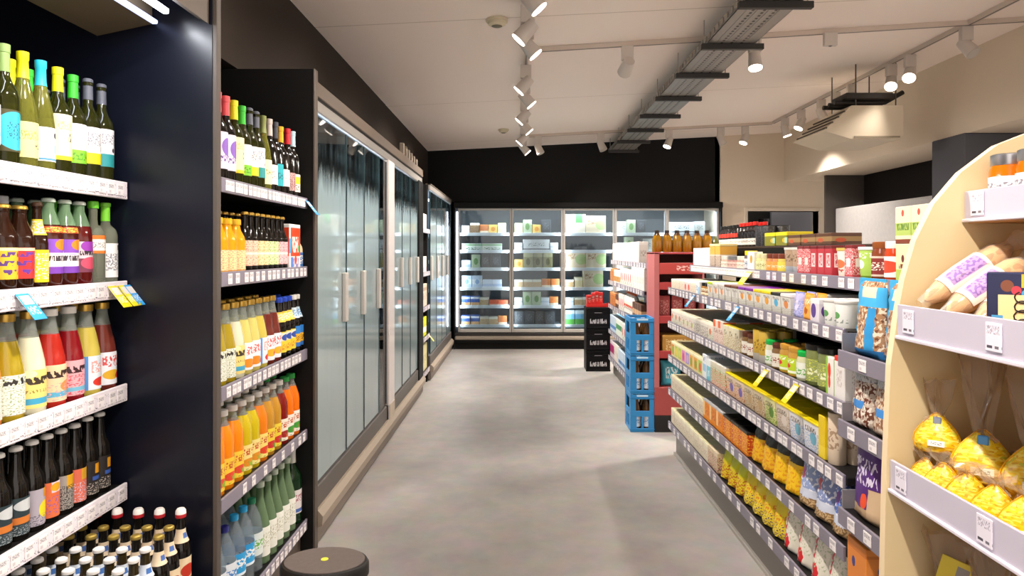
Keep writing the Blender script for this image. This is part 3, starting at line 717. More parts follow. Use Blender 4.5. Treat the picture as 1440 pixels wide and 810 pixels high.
l_pale2 = lemo('straw lemonade bottle with white fruit label','d3c670',art('e3e8f0',('disc',.4,.25,.16,'e08a24'),('disc',.6,.2,.1,'cf3a30'),('rect',.2,.3,0,1,'6aa6de'),('text',.35,.85,.55,.85,'d6605a',9,5)),gold)
l_brown = lemo('brown red lemonade bottle with white fruit label','6d2a20',art('e6e9f0',('disc',.45,.3,.15,'e2b02c'),('disc',.62,.26,.12,'d0342c'),('rect',.18,.26,0,1,'5b9bd8'),('text',.3,.9,.55,.88,'d4504e',10,4)),gold)
fill('third navy-panel shelf', [(l_peach,4),(l_olive,1),(l_big,1),(l_red,1),(l_dred,1),(l_pale,1),(l_pale2,0),(l_brown,1)], -1.333, LB1[2], 1.452, 'L', gap=.0005, jit=6)
fill('third navy-panel shelf', [(l_peach,3),(l_olive,2),(l_dred,1),(l_red,1),(l_pale2,2),(l_brown,1)], -1.422, LB1[2], 1.45, 'L', gap=.0005, row0=1)
# bay 1, shelf 4
def beer(desc, lab, cap=whitecap, h=.252, r=.0305, body=g_dark, **k):
    return bottle(desc, 'beer', h, r, body, cap, lab, 'crown', (.06,.46), plural='beer bottles', arc=260, name='beer_bottle', cat='beer', **k)
b_white = beer('dark beer bottle with pale floral label', art('e6e2da',('speck',0,1,'cfc4b4',15,.55),('disc',.35,.8,.07,'6aa02e'),('rect',.62,.72,.3,.6,'4a4640')))
b_teal = beer('dark beer bottle with teal and orange label', art('26363c',('band',.30,.48,'c9742c'),('disc',.55,.78,.16,'c4c9cc',.6),('speck',0,.25,'8d979c',12,.55)))
b_grey = beer('dark beer bottle with grey label and yellow triangle', art('a9a2ae',('disc',.55,.42,.24,'e8d020',1.6),('rect',.5,.68,.75,1.,'d08a1e'),('speck',0,.3,'6f6a78',10,.55)))
b_org = beer('dark beer bottle with orange label', art('d96b3c',('rect',.4,.7,.7,1.,'e0c7d8'),('speck',.1,.6,'8b5aa0',9,.58),('disc',.5,.85,.12,'d8a01e')))
b_mix = beer('dark beer bottle with patterned grey label', art('9a9690',('rect',.4,.65,.6,1.,'d7a022'),('speck',0,.7,'3f3c3a',11,.52)))
b_coral = beer('dark beer bottle with coral label', art('df6e52',('rect',.4,.64,.66,1.,'d8a32a'),('speck',0,.6,'c9c3d8',12,.58),('rect',.85,1,.0,1,'dcc6e0')))
b_dark = beer('dark beer bottle with black label and orange emblem', art('241f1e',('rect',.46,.60,.62,.92,'d9961c'),('rect',.4,.68,.42,.54,'3a5aa8'),('speck',0,.35,'a79f96',10,.55)),h=.258)
fill('fourth navy-panel shelf', [(b_white,6),(b_teal,3),(b_grey,1),(b_org,1),(b_mix,1),(b_coral,1),(b_dark,2)], -1.345, LB1[3], 1.335, 'L', rows=2, gap=.001, jit=8)
# bay 1, base: beer bottles in close ranks
ng = art('d8e2ee',('rect',.40,.60,.3,.7,'3f6fb4'),('rect',.70,.80,.2,.6,'c8484a'))
nc = art('e6d3b4',('rect',.42,.60,.3,.7,'4a6cb0'),('rect',.68,.78,.2,.7,'b8402e'))
def bb(desc, cap, kind, nl, body=g_brown, h=.235, lab=None, r=.0305):
    return bottle(desc, 'beer', h, r, body, cap, lab or art('e3d0ae',('disc',.5,.55,.22,'b8321f',1.),('text',.2,.8,.1,.3,'7a3a26',9,4)), kind, (.10,.46), necklabel=(.64,.80,nl), plural='beer bottles', arc=220, name='beer_bottle', cat='beer')
bb_red = bb('tall brown beer bottle with white and red stopper', art('e9e4de',('band',0,.40,'b3222a')), 'swing', nc, g_dark, h=.262)
bb_gold = bb('brown beer bottle with gold crown cap', mat('b59b4a',.35,.6), 'crown', nc, g_dark, h=.245)
bb_white = bb('brown beer bottle with white crown cap', whitecap, 'crown', ng, mat('2c2208',.08), h=.235)
recs = []
for r_ in range(9):
    sk = bb_red if r_ == 0 else bb_gold if r_ < 3 else bb_white
    for c_ in range(8):
        x = -1.105-.0690*c_-(.0 if r_ % 2 == 0 else .004); y = 2.225-.068*r_
        recs.append((put(sk, x, y, .34, R(62)+R(rng.uniform(-12,12))), sk, r_, c_))
rowname = ['back row','second row from back','third row from back','fourth row from back','fifth row from back','sixth row from back','seventh row from back','eighth row from back','front row']
for o, sk, r_, c_ in recs:
    o['label'] = '%s, %s, %s from right, navy-panel base' % (sk.desc, rowname[r_], ordw(c_)); o['group'] = 'beer bottles on the base by the navy panel'

# bay 2
ph = ['top shelf before cooler','second shelf before cooler','third shelf before cooler','fourth shelf before cooler','bottom shelf before cooler']
fill(ph[0], [(w_lilac,2),(w_yellow,1),(w_green,1),(w_orange,1),(w_teal,1),(w_sage,1),(w_whitecap,1),(w_tealn,1),(w_gold,1),(w_red,1),(w_blue,1)], -1.045, LB2[0], 2.40, 'L', gap=.001, jit=4)
fill(ph[0], [(w_lilac,2),(w_orange,2),(w_grey_white,2),(w_tealn,2),(w_whitecap,2),(w_red,1),(w_grey_white,1)], -1.14, LB2[0], 2.40, 'L', gap=.0015, row0=1)
o_fat = bottle('orange aperitif bottle with yellow cap','stein',.20,.037,lqd('e39a10'),capm('e0b020'),art('ead9a0',('speck',0,1,'d8a080',10,.55)),'screw',(.05,.42),plural='aperitif bottles',arc=300)
def alc(desc, c1, c2): return bottle(desc,'beer',.235,.0275,g_dark,gold,art(c1,('band',.44,.52,'f3ecdc'),('speck',.55,1,c2,9,.55),('speck',0,.42,c2,11,.57)),'crown',(.10,.52),plural='longneck bottles',arc=300)
a_pink = alc('dark longneck bottle with rosy cream label','e8cdb4','d08a78'); a_cream = alc('dark longneck bottle with cream label','eadcb0','c9a25a')
a_green = alc('dark longneck bottle with pale green label','e0e0b4','7fb04a'); a_rose = alc('dark longneck bottle with pink label','ecc3c4','c8707c')
six = box('white and orange carton with lettering', .15,.12,.205, art('e8e4e2',('rect',.10,.98,.28,.92,'e0441c'),('text',.24,.8,.36,.72,'efe6e0',5,3.5,.45),('rect',.0,.13,.35,.68,'2aa5dc'),('disc',.86,.45,.08,'3c9a34'),('rect',.12,.35,.0,.26,'4f7fd0'),('text',.3,.9,.02,.24,'8a86c0',6,4,.48),('disc',.55,.2,.1,'e0441c',1.)), mat('eae6e2',.5))
cb = bottle('small cream capped bottle beside the orange carton','stein',.15,.028,lqd('d9c7a4'),capm('ead9b0'),art('2f6fb8',('text',.2,.8,.2,.8,'e9e4da',7,5)),'screw',(.05,.5),arc=300)
fill(ph[1], [(o_fat,3),(a_pink,2),(a_cream,2),(a_green,2),(a_rose,2),(six,1),(cb,1)], -1.045, LB2[1], 2.40, 'L', gap=.0035)
fill(ph[1], [(a_pink,4),(a_cream,3),(a_green,2),(a_rose,2)], -1.125, LB2[1], 2.46, 'L', rows=1, row0=1)
bluew = art('e8cf3c',('band',.55,.95,'eee4d2'),('disc',.5,.72,.16,'2f4fa8'),('text',.2,.8,.1,.4,'d8902a',9,5))
cola = bottle('dark bottle with blue cap and yellow label','beer',.27,.034,g_dark,capm('2447b8'),bluew,'screw',(.10,.44),necklabel=(.60,.76,art('eec63a',('text',.1,.9,.2,.8,'f4ede0',7,4))),arc=280,plural='dark bottles')
cola2 = bottle('dark bottle with white cap and blue orange label','beer',.27,.034,g_dark,whitecap,art('f0b82c',('band',.62,1.,'2f7fd0'),('band',.0,.2,'2f6fc0'),('text',.2,.8,.28,.55,'6a3a1c',9,5)),'screw',(.10,.46),necklabel=(.60,.78,art('cfe2f0',('text',.1,.9,.2,.8,'5a9ad0',7,4))),arc=280,plural='dark bottles')
fill(ph[2], [(l_olive,2),(l_big,1),(l_pale2,2),(l_pale,1),(l_brown,2),(cola,3),(cola2,3)], -1.045, LB2[2], 2.385, 'L', gap=-.004)
fill(ph[2], [(l_olive,3),(l_pale2,3),(l_brown,2),(cola,5)], -1.135, LB2[2], 2.385, 'L', gap=.002, row0=1)
def jus(desc, liq, lab, cap=whitecap): return bottle(desc,'juice',.285,.0415,lqd(liq),cap,lab,'screw',(.06,.40),fill=.80,neck=g_clear,plural='juice bottles',arc=300,name='juice_bottle',cat='juice')
def jl(c, f1, f2): return art(c,('disc',.45,.3,.16,f1,1.),('disc',.58,.22,.12,f2,1.),('text',.25,.8,.6,.85,'c0562a',9,5),('speck',0,.4,'5aa02c',9,.66))
j_or = jus('orange juice bottle with yellow label','e8860c',jl('ecc83e','d8442c','7ab82c'))
j_ye = jus('green yellow juice bottle with cream label','c9b312',jl('ead98a','d88a1c','8ab83a'))
j_tan = jus('tan apple juice bottle with red fruit label','c08c2c',jl('e8d040','c8242a','3f8a2c'))
j_am = jus('amber juice bottle with yellow label','e37d12',jl('f0d878','d8381c','e8a020'))
j_red = jus('dark red juice bottle with white label','7e1510',jl('ece6d8','a01c22','d06a2c'))
j_car = jus('bright orange carrot juice bottle with green white label','ec7408',jl('eeeae0','3f9a3a','e06a1c'),capm('2fa04a'))
fill(ph[3], [(j_or,3),(j_ye,2),(j_am,1),(j_tan,2),(j_red,1),(j_car,2)], -1.047, LB2[3], 2.372, 'L', gap=-.0005)
fill(ph[3], [(j_or,3),(j_ye,2),(j_am,1),(j_tan,2),(j_red,1),(j_car,2)], -1.135, LB2[3], 2.372, 'L', gap=-.0005, row0=1)
pet = film('d9e4ea', .17, .05)
p_blue = bottle('clear water bottle with blue label and cap','pet',.30,.042,pet,capm('2aa2dc'),art('2f9edb',('text',.2,.8,.35,.75,'e9f0f4',7,4,.46),('band',0,.12,'dfeef6')),'screw',(.24,.52),arc=330,plural='water bottles',name='water_bottle',cat='water')
p_white = bottle('clear water bottle with white label and navy cap','pet',.29,.042,pet,capm('26297c'),art('e3e9f0',('text',.2,.8,.3,.7,'4a86c8',7,4,.48)),'screw',(.24,.54),arc=330,plural='water bottles',name='water_bottle',cat='water')
p_green = bottle('clear water bottle with pale label and green cap','pet',.30,.042,pet,capm('1f7a55'),art('dfe8e6',('text',.2,.8,.3,.7,'6ab04a',7,4,.5)),'screw',(.24,.54),arc=330,plural='water bottles',name='water_bottle',cat='water')
gg = film('8fae84', .45, .06)
p_glass = bottle('green glass water bottle with white label','flute',.33,.040,gg,capm('b8c4b4'),art('e9eae2',('text',.25,.75,.3,.8,'b8b8a0',8,8,.55)),'screw',(.10,.46),arc=200,plural='water bottles',name='water_bottle',cat='water')
p_dgr = bottle('large dark green bottle with white label','wine',.37,.045,mat('0c2a14',.08),capm('dcdcd8'),art('e6dfe0',('text',.25,.75,.5,.8,'b06a74',8,5),('rect',.2,.8,.05,.2,'4a6ab0')),'long',(.14,.44),arc=220,plural='water bottles',name='water_bottle',cat='water')
fill(ph[4], [(p_white,2),(p_blue,2),(p_green,1),(p_glass,5),(p_dgr,1)], -1.047, LB2[4], 2.385, 'L', gap=.002)
fill(ph[4], [(p_green,3),(p_blue,2),(p_glass,5),(p_dgr,1)], -1.140, LB2[4], 2.385, 'L', gap=.002, row0=1)
# ------------------------------------------------------------------ coolers, left side
M_steel = mat('8f8a85', .4, .35); M_coolin = mat('2b3a4a', .6); M_sill = mat('55504c', .45); M_bump = mat('978a7b', .5)
M_wpost = mat('cfc8c6', .45)
def reflection_glass():
    m, N, L, b = newmat('painted_reflection_glass')
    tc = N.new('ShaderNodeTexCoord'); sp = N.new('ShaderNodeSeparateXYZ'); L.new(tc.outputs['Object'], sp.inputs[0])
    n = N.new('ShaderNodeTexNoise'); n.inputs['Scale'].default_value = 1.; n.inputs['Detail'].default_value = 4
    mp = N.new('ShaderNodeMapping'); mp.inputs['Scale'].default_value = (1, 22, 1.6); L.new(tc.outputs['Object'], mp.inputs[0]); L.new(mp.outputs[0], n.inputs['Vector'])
    # painted pale reflection reaches up to about 1.85 m with a ragged upper edge
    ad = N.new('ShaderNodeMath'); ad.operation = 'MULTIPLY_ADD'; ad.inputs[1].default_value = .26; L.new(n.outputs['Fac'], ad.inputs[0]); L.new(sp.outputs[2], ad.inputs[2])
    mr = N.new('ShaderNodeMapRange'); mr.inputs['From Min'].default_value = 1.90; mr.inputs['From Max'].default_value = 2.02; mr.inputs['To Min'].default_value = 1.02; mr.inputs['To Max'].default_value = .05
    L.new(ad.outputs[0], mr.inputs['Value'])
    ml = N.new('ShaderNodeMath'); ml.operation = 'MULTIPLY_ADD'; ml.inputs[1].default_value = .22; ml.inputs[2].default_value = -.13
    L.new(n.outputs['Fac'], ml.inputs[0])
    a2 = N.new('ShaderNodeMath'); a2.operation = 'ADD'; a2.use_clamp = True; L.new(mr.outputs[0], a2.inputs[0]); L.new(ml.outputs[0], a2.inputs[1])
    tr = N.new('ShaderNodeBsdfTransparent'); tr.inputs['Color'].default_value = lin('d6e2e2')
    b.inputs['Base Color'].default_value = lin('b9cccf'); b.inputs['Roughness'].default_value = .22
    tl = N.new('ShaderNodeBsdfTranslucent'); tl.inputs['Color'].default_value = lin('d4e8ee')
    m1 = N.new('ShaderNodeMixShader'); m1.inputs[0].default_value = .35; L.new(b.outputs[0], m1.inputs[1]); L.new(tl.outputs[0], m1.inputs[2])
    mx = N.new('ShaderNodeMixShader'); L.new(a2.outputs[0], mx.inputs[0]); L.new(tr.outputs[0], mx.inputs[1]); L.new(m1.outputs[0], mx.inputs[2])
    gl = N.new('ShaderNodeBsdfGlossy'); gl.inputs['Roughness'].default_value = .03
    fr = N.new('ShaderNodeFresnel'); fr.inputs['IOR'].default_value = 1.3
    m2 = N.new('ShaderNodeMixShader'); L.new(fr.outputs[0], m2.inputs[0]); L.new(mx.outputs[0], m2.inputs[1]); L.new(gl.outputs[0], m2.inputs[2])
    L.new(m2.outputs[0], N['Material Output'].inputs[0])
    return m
M_reflection = reflection_glass(); M_pane = clearglass('e8f0f2', .03, .06)
XC = -1.0
def door(t, y0, y1, z0, z1, m, handle=None, hz=(1.05,1.33)):
    d = MB().box(XC-.022,y0+.006,z0,XC-.012,y1-.006,z1,b=.002).build('glass_door', m, t)
    mb = MB(); mb.box(XC-.026,y0+.001,z0,XC-.008,y0+.009,z1); mb.box(XC-.026,y1-.009,z0,XC-.008,y1-.001,z1)
    mb.build('door_edge', mat('30464c', .25, .2), d)
    if handle is not None:
        mb = MB(); y = y0+.06 if handle == 'n' else y1-.06
        mb.box(XC-.012,y-.03,hz[0],XC+.012,y+.03,hz[1],b=.004)
        mb.build('handle', mat('c4beb8', .4, .2), d)
    return d
def cooler(lab, y0, y1, ztop=2.29):
    t = empty('refrigerated_cabinet', lab, 'refrigerator', (0,0,0))
    mb = MB(); mb.box(-1.86,y0,.0,-1.82,y1,ztop); mb.box(-1.82,y0,ztop-.05,-1.04,y1,ztop); mb.box(-1.82,y0,.0,XC-.06,y1,.26)
    mb.box(-1.82,y0,.26,-1.03,y0+.025,ztop-.05); mb.box(-1.82,y1-.025,.26,-1.03,y1,ztop-.05)
    mb.build('body', M_coolin, t)
    MB().box(XC-.07,y0,.085,XC-.004,y1,.285,b=.006).build('sill', M_sill, t)
    MB().prism([(XC-.004,.09),(XC+.03,.105),(XC+.034,.15),(XC+.01,.178),(XC-.004,.178)], y0, y1, 'y').build('bumper', M_bump, t)
    MB().box(XC-.03,y0,.02,XC+.004,y1,.088).build('kick_plate', mat('7a6f66', .5), t)
    MB().box(-1.8,y0+.01,0,XC-.05,y1-.01,.03).build('plinth', M_black, t)
    hd = MB(); hd.box(-1.06,y0,2.215,XC+.004,y1,ztop,b=.004); hd.build('header', mat('564a40', .55), t)
    MB().box(XC-.03,y0,2.145,XC-.004,y1,2.205,b=.004).build('header_rail', M_steel, t)
    MB().box(-1.04,y0,2.20,XC-.004,y1,2.216).build('header_gap', M_black, t)
    MB().tube((-1.13,y0+.04,2.09),(-1.13,y1-.04,2.09), .014, 10).build('light_tube', emit('eaf4ff', 6.), t)
    strip_light((-1.12,(y0+y1)/2,2.07), .04, y1-y0-.2, 9*(y1-y0), (.90,.97,1.), (0,R(25),0), t)
    for z in (.62,.98,1.33,1.66):
        s = MB().box(-1.80,y0+.03,z-.02,-1.12,y1-.03,z,b=.002).build('shelf', mat('b9c2c8', .5), t)
        MB().box(-1.12,y0+.03,z-.028,-1.112,y1-.03,z+.012,b=.001).build('price_rail', mat('d9dde0', .4), s)
    return t
c1 = cooler('long refrigerated cabinet with glass doors painted with pale reflection beside the drinks bay', 3.35, 7.02)
ds = [3.39,3.975,4.43,4.90]
for a, b_ in zip(ds, ds[1:]): door(c1, a, b_, .30, 2.13, M_reflection, 'f')
door(c1, 4.90, 5.17, .30, 2.13, M_pane, None)
MB().box(XC-.05,5.17,.09,XC+.012,5.39,2.15,b=.008).build('corner_post', M_wpost, c1)
MB().box(XC-.05,5.17,.09,XC+.016,5.39,.30,b=.012).build('post_foot', mat('b3a594', .5), c1)
for a, b_ in zip([5.40,5.86,6.30],[5.86,6.30,6.74]): door(c1, a, b_, .30, 2.13, M_reflection, 'f', (1.15,1.4))
MB().box(XC-.06,6.74,.09,XC+.008,7.02,2.16,b=.006).build('end_panel', M_black, c1)
# pipes and brackets standing on the far end of its header
for k in range(6): MB().box(-1.05,5.95+.15*k,2.29,-1.01,5.99+.15*k,2.40-.008*k,b=.004).build('cover_clip', mat('75695c', .55), c1)
# narrow black rack between the coolers
rk = empty('narrow_rack', 'narrow black rack of goods between the two left hand coolers', 'shelving unit', (0,0,0))
MB().box(-1.6,7.06,0,-1.56,7.62,2.2).build('back_panel', M_black, rk)
for y in (7.04,7.60): MB().box(-1.6,y,0,-1.03,y+.02,2.2,b=.002).build('side_panel', M_black, rk)
RK = [1.69,1.23,.86,.54,.17]
for z in RK: shelf_part(rk, 7.062, 7.598, -1.0, -1.55, z, 'L', tags=tagrow(7.08,7.58,5), wob=((7.5,'e8e01c'),) if z == .54 else ())
c2 = cooler('farther refrigerated cabinet with glass doors painted with pale reflection by the freezers', 7.66, 10.0, 2.2)
ds = [7.70,8.27,8.84,9.41,9.96]
for i, (a, b_) in enumerate(zip(ds, ds[1:])): door(c2, a, b_, .30, 2.13, M_reflection, 'n', (1.13,1.40))
# goods in the coolers
def simple(desc, w, d, h, base, *l, **k): return box(desc, w, d, h, art(base, *l), **k)
cg = [tub('white dairy tub',.09,.05,art('e6e8ea',('band',.3,.6,'4f8fd0')),mat('e9ecee',.4)), tub('purple dairy tub',.10,.05,art('4a3a6a',('band',.2,.5,'d8d2e0')),mat('d9dce4',.4)),
      simple('green chilled carton',.08,.08,.2,'3f9a5a',('band',.5,.8,'e8ece4')), simple('blue chilled carton',.08,.08,.22,'3f86c4',('band',.2,.4,'e6edf2'),('text',.1,.9,.5,.8,'e6edf2',5,4)),
      simple('orange chilled carton',.08,.08,.2,'c98a3a',('band',.2,.5,'2f2a3a')), pouch('pale salad bag',.16,.08,.2,art('d3dcc4',('speck',0,.8,'7fa84a',7,.5)),3,name='salad_bag')]
zs = [.62,.98,1.33,1.66]
nm = ['lowest','second','third','top']
for i, z in enumerate([.262]+zs):
    r2 = random.Random(i); sp = [(r2.choice(cg), r2.choice((2,3))) for _ in range(14)]
    fill('long cooler %s level' % (['floor']+nm)[i], sp, -1.135, z, 3.45, 'L', y1=5.28, gap=.012)
fill('long cooler far half', [(cg[0],3),(cg[3],3),(cg[4],3)], -1.135, .98, 5.5, 'L', y1=6.7, gap=.02)
cart = simple('beige carton',.16,.14,.24,'d3c2ad',('band',.7,.85,'a8937c'),('text',.2,.8,.3,.6,'8f7a66',5,4))
car2 = simple('white carton',.15,.14,.17,'e2dcd8',('band',.1,.3,'c9b8c4')); car3 = simple('lime carton',.15,.12,.2,'cfd428',('band',.2,.5,'eceadf')); car4 = simple('pale yellow carton',.16,.14,.28,'cfc795',('text',.2,.8,.3,.6,'8a844c',5,4))
fill('narrow rack top shelf', [(car2,3)], -1.03, RK[0], 7.08, 'L'); fill('narrow rack second shelf', [(car2,3)], -1.03, RK[1]-.0, 7.08, 'L')
fill('narrow rack third shelf', [(cart,3)], -1.03, RK[2], 7.08, 'L'); fill('narrow rack fourth shelf', [(car3,3)], -1.03, RK[3], 7.08, 'L'); fill('narrow rack bottom shelf', [(car4,3)], -1.03, RK[4], 7.08, 'L')

# ------------------------------------------------------------------ freezers on the back wall
fz = empty('freezer_cabinet', 'row of five glass door freezers under the black wall', 'freezer', (0,0,0))
FX0, FX1, FY = -.965, 2.985, 10.16
M_fin = mat('525b63', .6); M_fr = mat('b9b4ae', .35, .4)
mb = MB(); mb.box(FX0,10.86,0,FX1,10.89,2.19); mb.box(FX0,FY+.08,2.13,FX1,10.86,2.19); mb.box(FX0,FY+.08,.1,FX1,10.86,.31)
mb.box(FX0,FY+.08,.31,FX0+.04,10.86,2.13); mb.box(FX1-.04,FY+.08,.31,FX1,10.86,2.13); mb.build('liner', M_fin, fz)
MB().box(FX0-.02,FY-.05,2.10,FX1+.03,FY+.06,2.19,b=.012).build('header', M_black, fz)
MB().box(FX0,FY+.0,.0,FX1,FY+.07,.10,b=.004).build('kick_plate', M_black, fz)
MB().box(FX0,FY-.03,.10,FX1,FY+.06,.135,b=.004).build('lower_trim', M_black, fz)
MB().box(FX0,FY-.045,.14,FX1,FY+.05,.195,b=.012).build('bumper', M_bump, fz)
MB().box(FX0,FY-.01,.198,FX1,FY+.05,.243,b=.004).build('sill', mat('2a2725', .4), fz)
for x in (FX0-.02, FX1): MB().box(x,FY-.02,0,x+.025,10.88,2.19,b=.004).build('side_panel', M_black, fz)
DX = [-.87,-.125,.645,1.415,2.19,2.965]
DX[0] = -.925
FZS = [1.725,1.465,1.20,.905,.635,.345]
for i, (a, b_) in enumerate(zip(DX, DX[1:])):
    d = MB(); w_ = .028
    d.box(a+.004,FY-.004,.25,a+.004+w_,FY+.04,2.095,b=.004); d.box(b_-.004-w_,FY-.004,.25,b_-.004,FY+.04,2.095,b=.004)
    d.box(a+.004+w_,FY-.004,2.095-.03,b_-.004-w_,FY+.04,2.095,b=.004); d.box(a+.004+w_,FY-.004,.25,b_-.004-w_,FY+.04,.30,b=.004)
    dr = d.build('freezer_door', M_fr, fz)
    MB().box(a+.032,FY+.012,.30,b_-.032,FY+.018,2.066).build('pane', M_pane, dr)
    MB().box(b_-.05,FY-.03,1.0,b_-.036,FY-.004,1.45,b=.004).build('handle', mat('6a6763', .4), dr)
    for z in FZS:
        s = MB().box(a+.02,FY+.12,z-.012,b_-.02,10.84,z,b=.002).build('shelf', mat('c8d0d8', .5), fz)
        MB().box(a+.02,FY+.108,z-.035,b_-.02,FY+.12,z+.012,b=.002).build('price_rail', mat('e6ebf2', .4), s)
    MB().box(b_-.026,FY+.055,.33,b_-.012,FY+.075,2.05,b=.003).build('light_tube', emit('eaf3ff', 3.), fz)
    strip_light(((a+b_)/2,FY+.075,2.05), .62, .05, 2.4, (.93,.97,1.), (R(28),0,0), fz)
    strip_light((a+.05,FY+.08,1.15), .04, 1.6, 1.9, (.93,.97,1.), (R(90),0,R(-45)), fz)
    strip_light((b_-.05,FY+.08,1.15), .04, 1.6, 1.9, (.93,.97,1.), (R(90),0,R(45)), fz)
MB().box(DX[0]-.024,FY+.055,.33,DX[0]+.02,FY+.075,2.05,b=.003).build('light_tube', emit('eaf3ff', 3.), fz)
def fp(desc, w, h, base, *l): return box(desc, w, .16, h*1.22, art(base, *l), name='frozen_carton', plural='frozen packs')
F = dict(
 wt=fp('white frozen pack',.12,.10,'e8ebf0',('band',.4,.6,'c9d2e2')), br=fp('brown frozen pack',.14,.13,'a88a6c',('band',.8,1,'e6e2dc'),('speck',.1,.7,'7a5a40',6,.5)),
 og=fp('orange frozen pack',.13,.11,'d98a4c',('band',.0,.3,'e9d8c0'),('speck',.3,.9,'b85a2c',6,.5)), ye=fp('yellow frozen pack',.13,.11,'e3bb62',('disc',.5,.5,.25,'d88a2c')), 
 cr=fp('cream frozen pack',.12,.13,'e8dcae',('band',.7,.95,'f0ead6')), gw=fp('long white and green frozen pack',.30,.09,'dfe6dc',('band',.7,.9,'8fbf8a'),('text',.1,.9,.15,.45,'6a7a6c',6,3)),
 dk=fp('dark frozen pack',.145,.17,'3c4046',('text',.2,.8,.3,.8,'6a7078',5,4)), gr=fp('green frozen pack',.13,.17,'b9c6a6',('disc',.5,.5,.25,'6f9a5a')),
 bw=fp('blue white frozen tub pack',.15,.15,'c9d8ee',('band',.3,.7,'e9eef6'),('disc',.5,.5,.2,'8fb0dc')), lw=fp('pale blue frozen pack',.14,.10,'d6e0f0',('band',.2,.5,'b4c6e6')),
 bl=fp('blue frozen fish pack',.13,.12,'3f62b0',('band',.0,.35,'e0b07a'),('band',.7,.9,'dfe4ee')), rd=fp('red orange frozen pack',.14,.07,'df6a4a',('band',.0,.3,'e8c8b8')),
 ta=fp('tan frozen pack',.13,.10,'dcc6a2',('speck',0,.7,'b0824a',6,.5),('band',.75,1,'ece4d6')), ol=fp('olive frozen pack',.14,.20,'8f8a64',('band',.7,.95,'b7b38e'),('disc',.5,.4,.22,'5c5a38')),
 be=fp('beige frozen pack with green leaf',.30,.22,'e2cdb0',('disc',.78,.5,.3,'b5c98a',1.),('text',.1,.5,.5,.8,'b08a6c',5,4)), gn=fp('white frozen pack with green block',.30,.24,'e6d8c6',('rect',.5,.85,.55,1.,'4f9a54'),('text',.1,.45,.3,.8,'c8a08a',4,4)),
 wb=fp('white frozen box with grey print',.40,.14,'e2e4e6',('band',.1,.2,'55595f'),('text',.2,.8,.4,.7,'9aa0a8',7,4)), lg=fp('lime frozen pack',.14,.15,'c9d27a',('band',.2,.5,'e8ead0')),
 gy=fp('grey frozen pack',.15,.15,'c4c6c2',('text',.2,.8,.3,.7,'8d918e',5,4)), bg=fp('blue green frozen pack',.14,.18,'7fb8e0',('band',.0,.4,'5fa84a'),('band',.75,1,'e2ecf2')))
doors = [
 ['wt br og ye cr','gw gw','lw gr dk dk dk','bw bw lw lw lw','bl bl ta rd rd','bl bl ta ta og'],
 ['cr gr ye dk','wt wb wt','ye ol ol ol lg','ta ta ta og og','wt gr gr wt og wt','dk dk dk dk gr'],
 ['gn be','','be be','ta cr be','wt ta ta cr','bg bg lg bg wt'],
 ['gy gr dk gn','wt gr wt gy','be ta','dk cr gr','br og ta','bg gy wt'],
 ['wb gy','gy wt gr wt','wb wb','ta gr','og br','gw gw']]
for di, (a, shs) in enumerate(zip(DX, doors)):
    for si, line in enumerate(shs):
        recs = []; x = a+.045
        for k in line.split():
            sk = F[k]
            if x+sk.w > DX[di+1]-.04: break
            recs.append((put(sk, x+sk.w/2, FY+.14+.08+rng.uniform(0,.02), FZS[si], R(rng.uniform(-3,3))), sk, 0)); x += sk.w+.008
        finish(recs, '%s shelf, %s freezer' % (ordw(si), ordw(di)))
# ------------------------------------------------------------------ long gondola, right side
def cyl(cx, cy, r, n=24): return [(cx+r*math.cos(2*PI*i/n), cy+r*math.sin(2*PI*i/n)) for i in range(n)]
gon = empty('gondola_shelf', 'long grey gondola of groceries right of the aisle, six shelves high', 'shelving unit', (0,0,0))
GY0, GY1 = 2.235, 4.885
XG, XT = 1.06, 1.215
LG = [1.35, 1.19, .95, .71, .475, .235]
MB().box(1.58,1.62,0,1.61,GY1,1.34).build('back_panel', M_black, gon)
mb = MB(); mb.box(1.118,1.64,0,1.58,GY1,.205,b=.003); mb.build('plinth', mat('857e78', .4, .3), gon)
MB().box(1.100,1.64,0,1.118,GY1,.022,b=.003).build('floor_trim', mat('b7b0a8', .35, .5), gon)
for y in (GY1-.012, 3.55): MB().box(1.545,y-.02,0,1.58,y+.012,1.34,b=.003).build('upright', M_black, gon)
TG = [0, (GY0,GY1,30), (GY0,GY1,38), (GY0,GY1,36), (GY0,GY1,22), (GY0,GY1,19)]
wb_ = {1:((4.14,'2f9be0'),(3.30,'2f9be0')), 2:((2.92,'e8d21c'),(2.60,'e8d21c')), 3:(), 4:(), 5:()}
for i, z in enumerate(LG):
    if i == 0:
        sh = shelf_part(gon, 1.64, GY1, XT, 2.0, z, 'R', tags=tagrow(3.45,GY1-.05,30,.1)+tagrow(2.0,3.4,13,.25), wob=((3.62,'e8d21c'),(3.58,'e8d21c')))
    else:
        shelf_part(gon, GY0, GY1, XG, 1.58, z, 'R', tags=tagrow(*TG[i]), wob=wb_[i])
# raised rear tier on the top shelf
rt = MB().box(1.40,2.3,1.47,1.95,GY1,1.482,b=.002).build('upper_shelf', mat('3a2a22', .5), gon)
mb = MB(); mb.box(1.40,2.3,1.352,1.412,GY1,1.47); mb.box(1.93,2.3,1.352,1.945,GY1,1.47); mb.build('tier_support', M_black, rt)
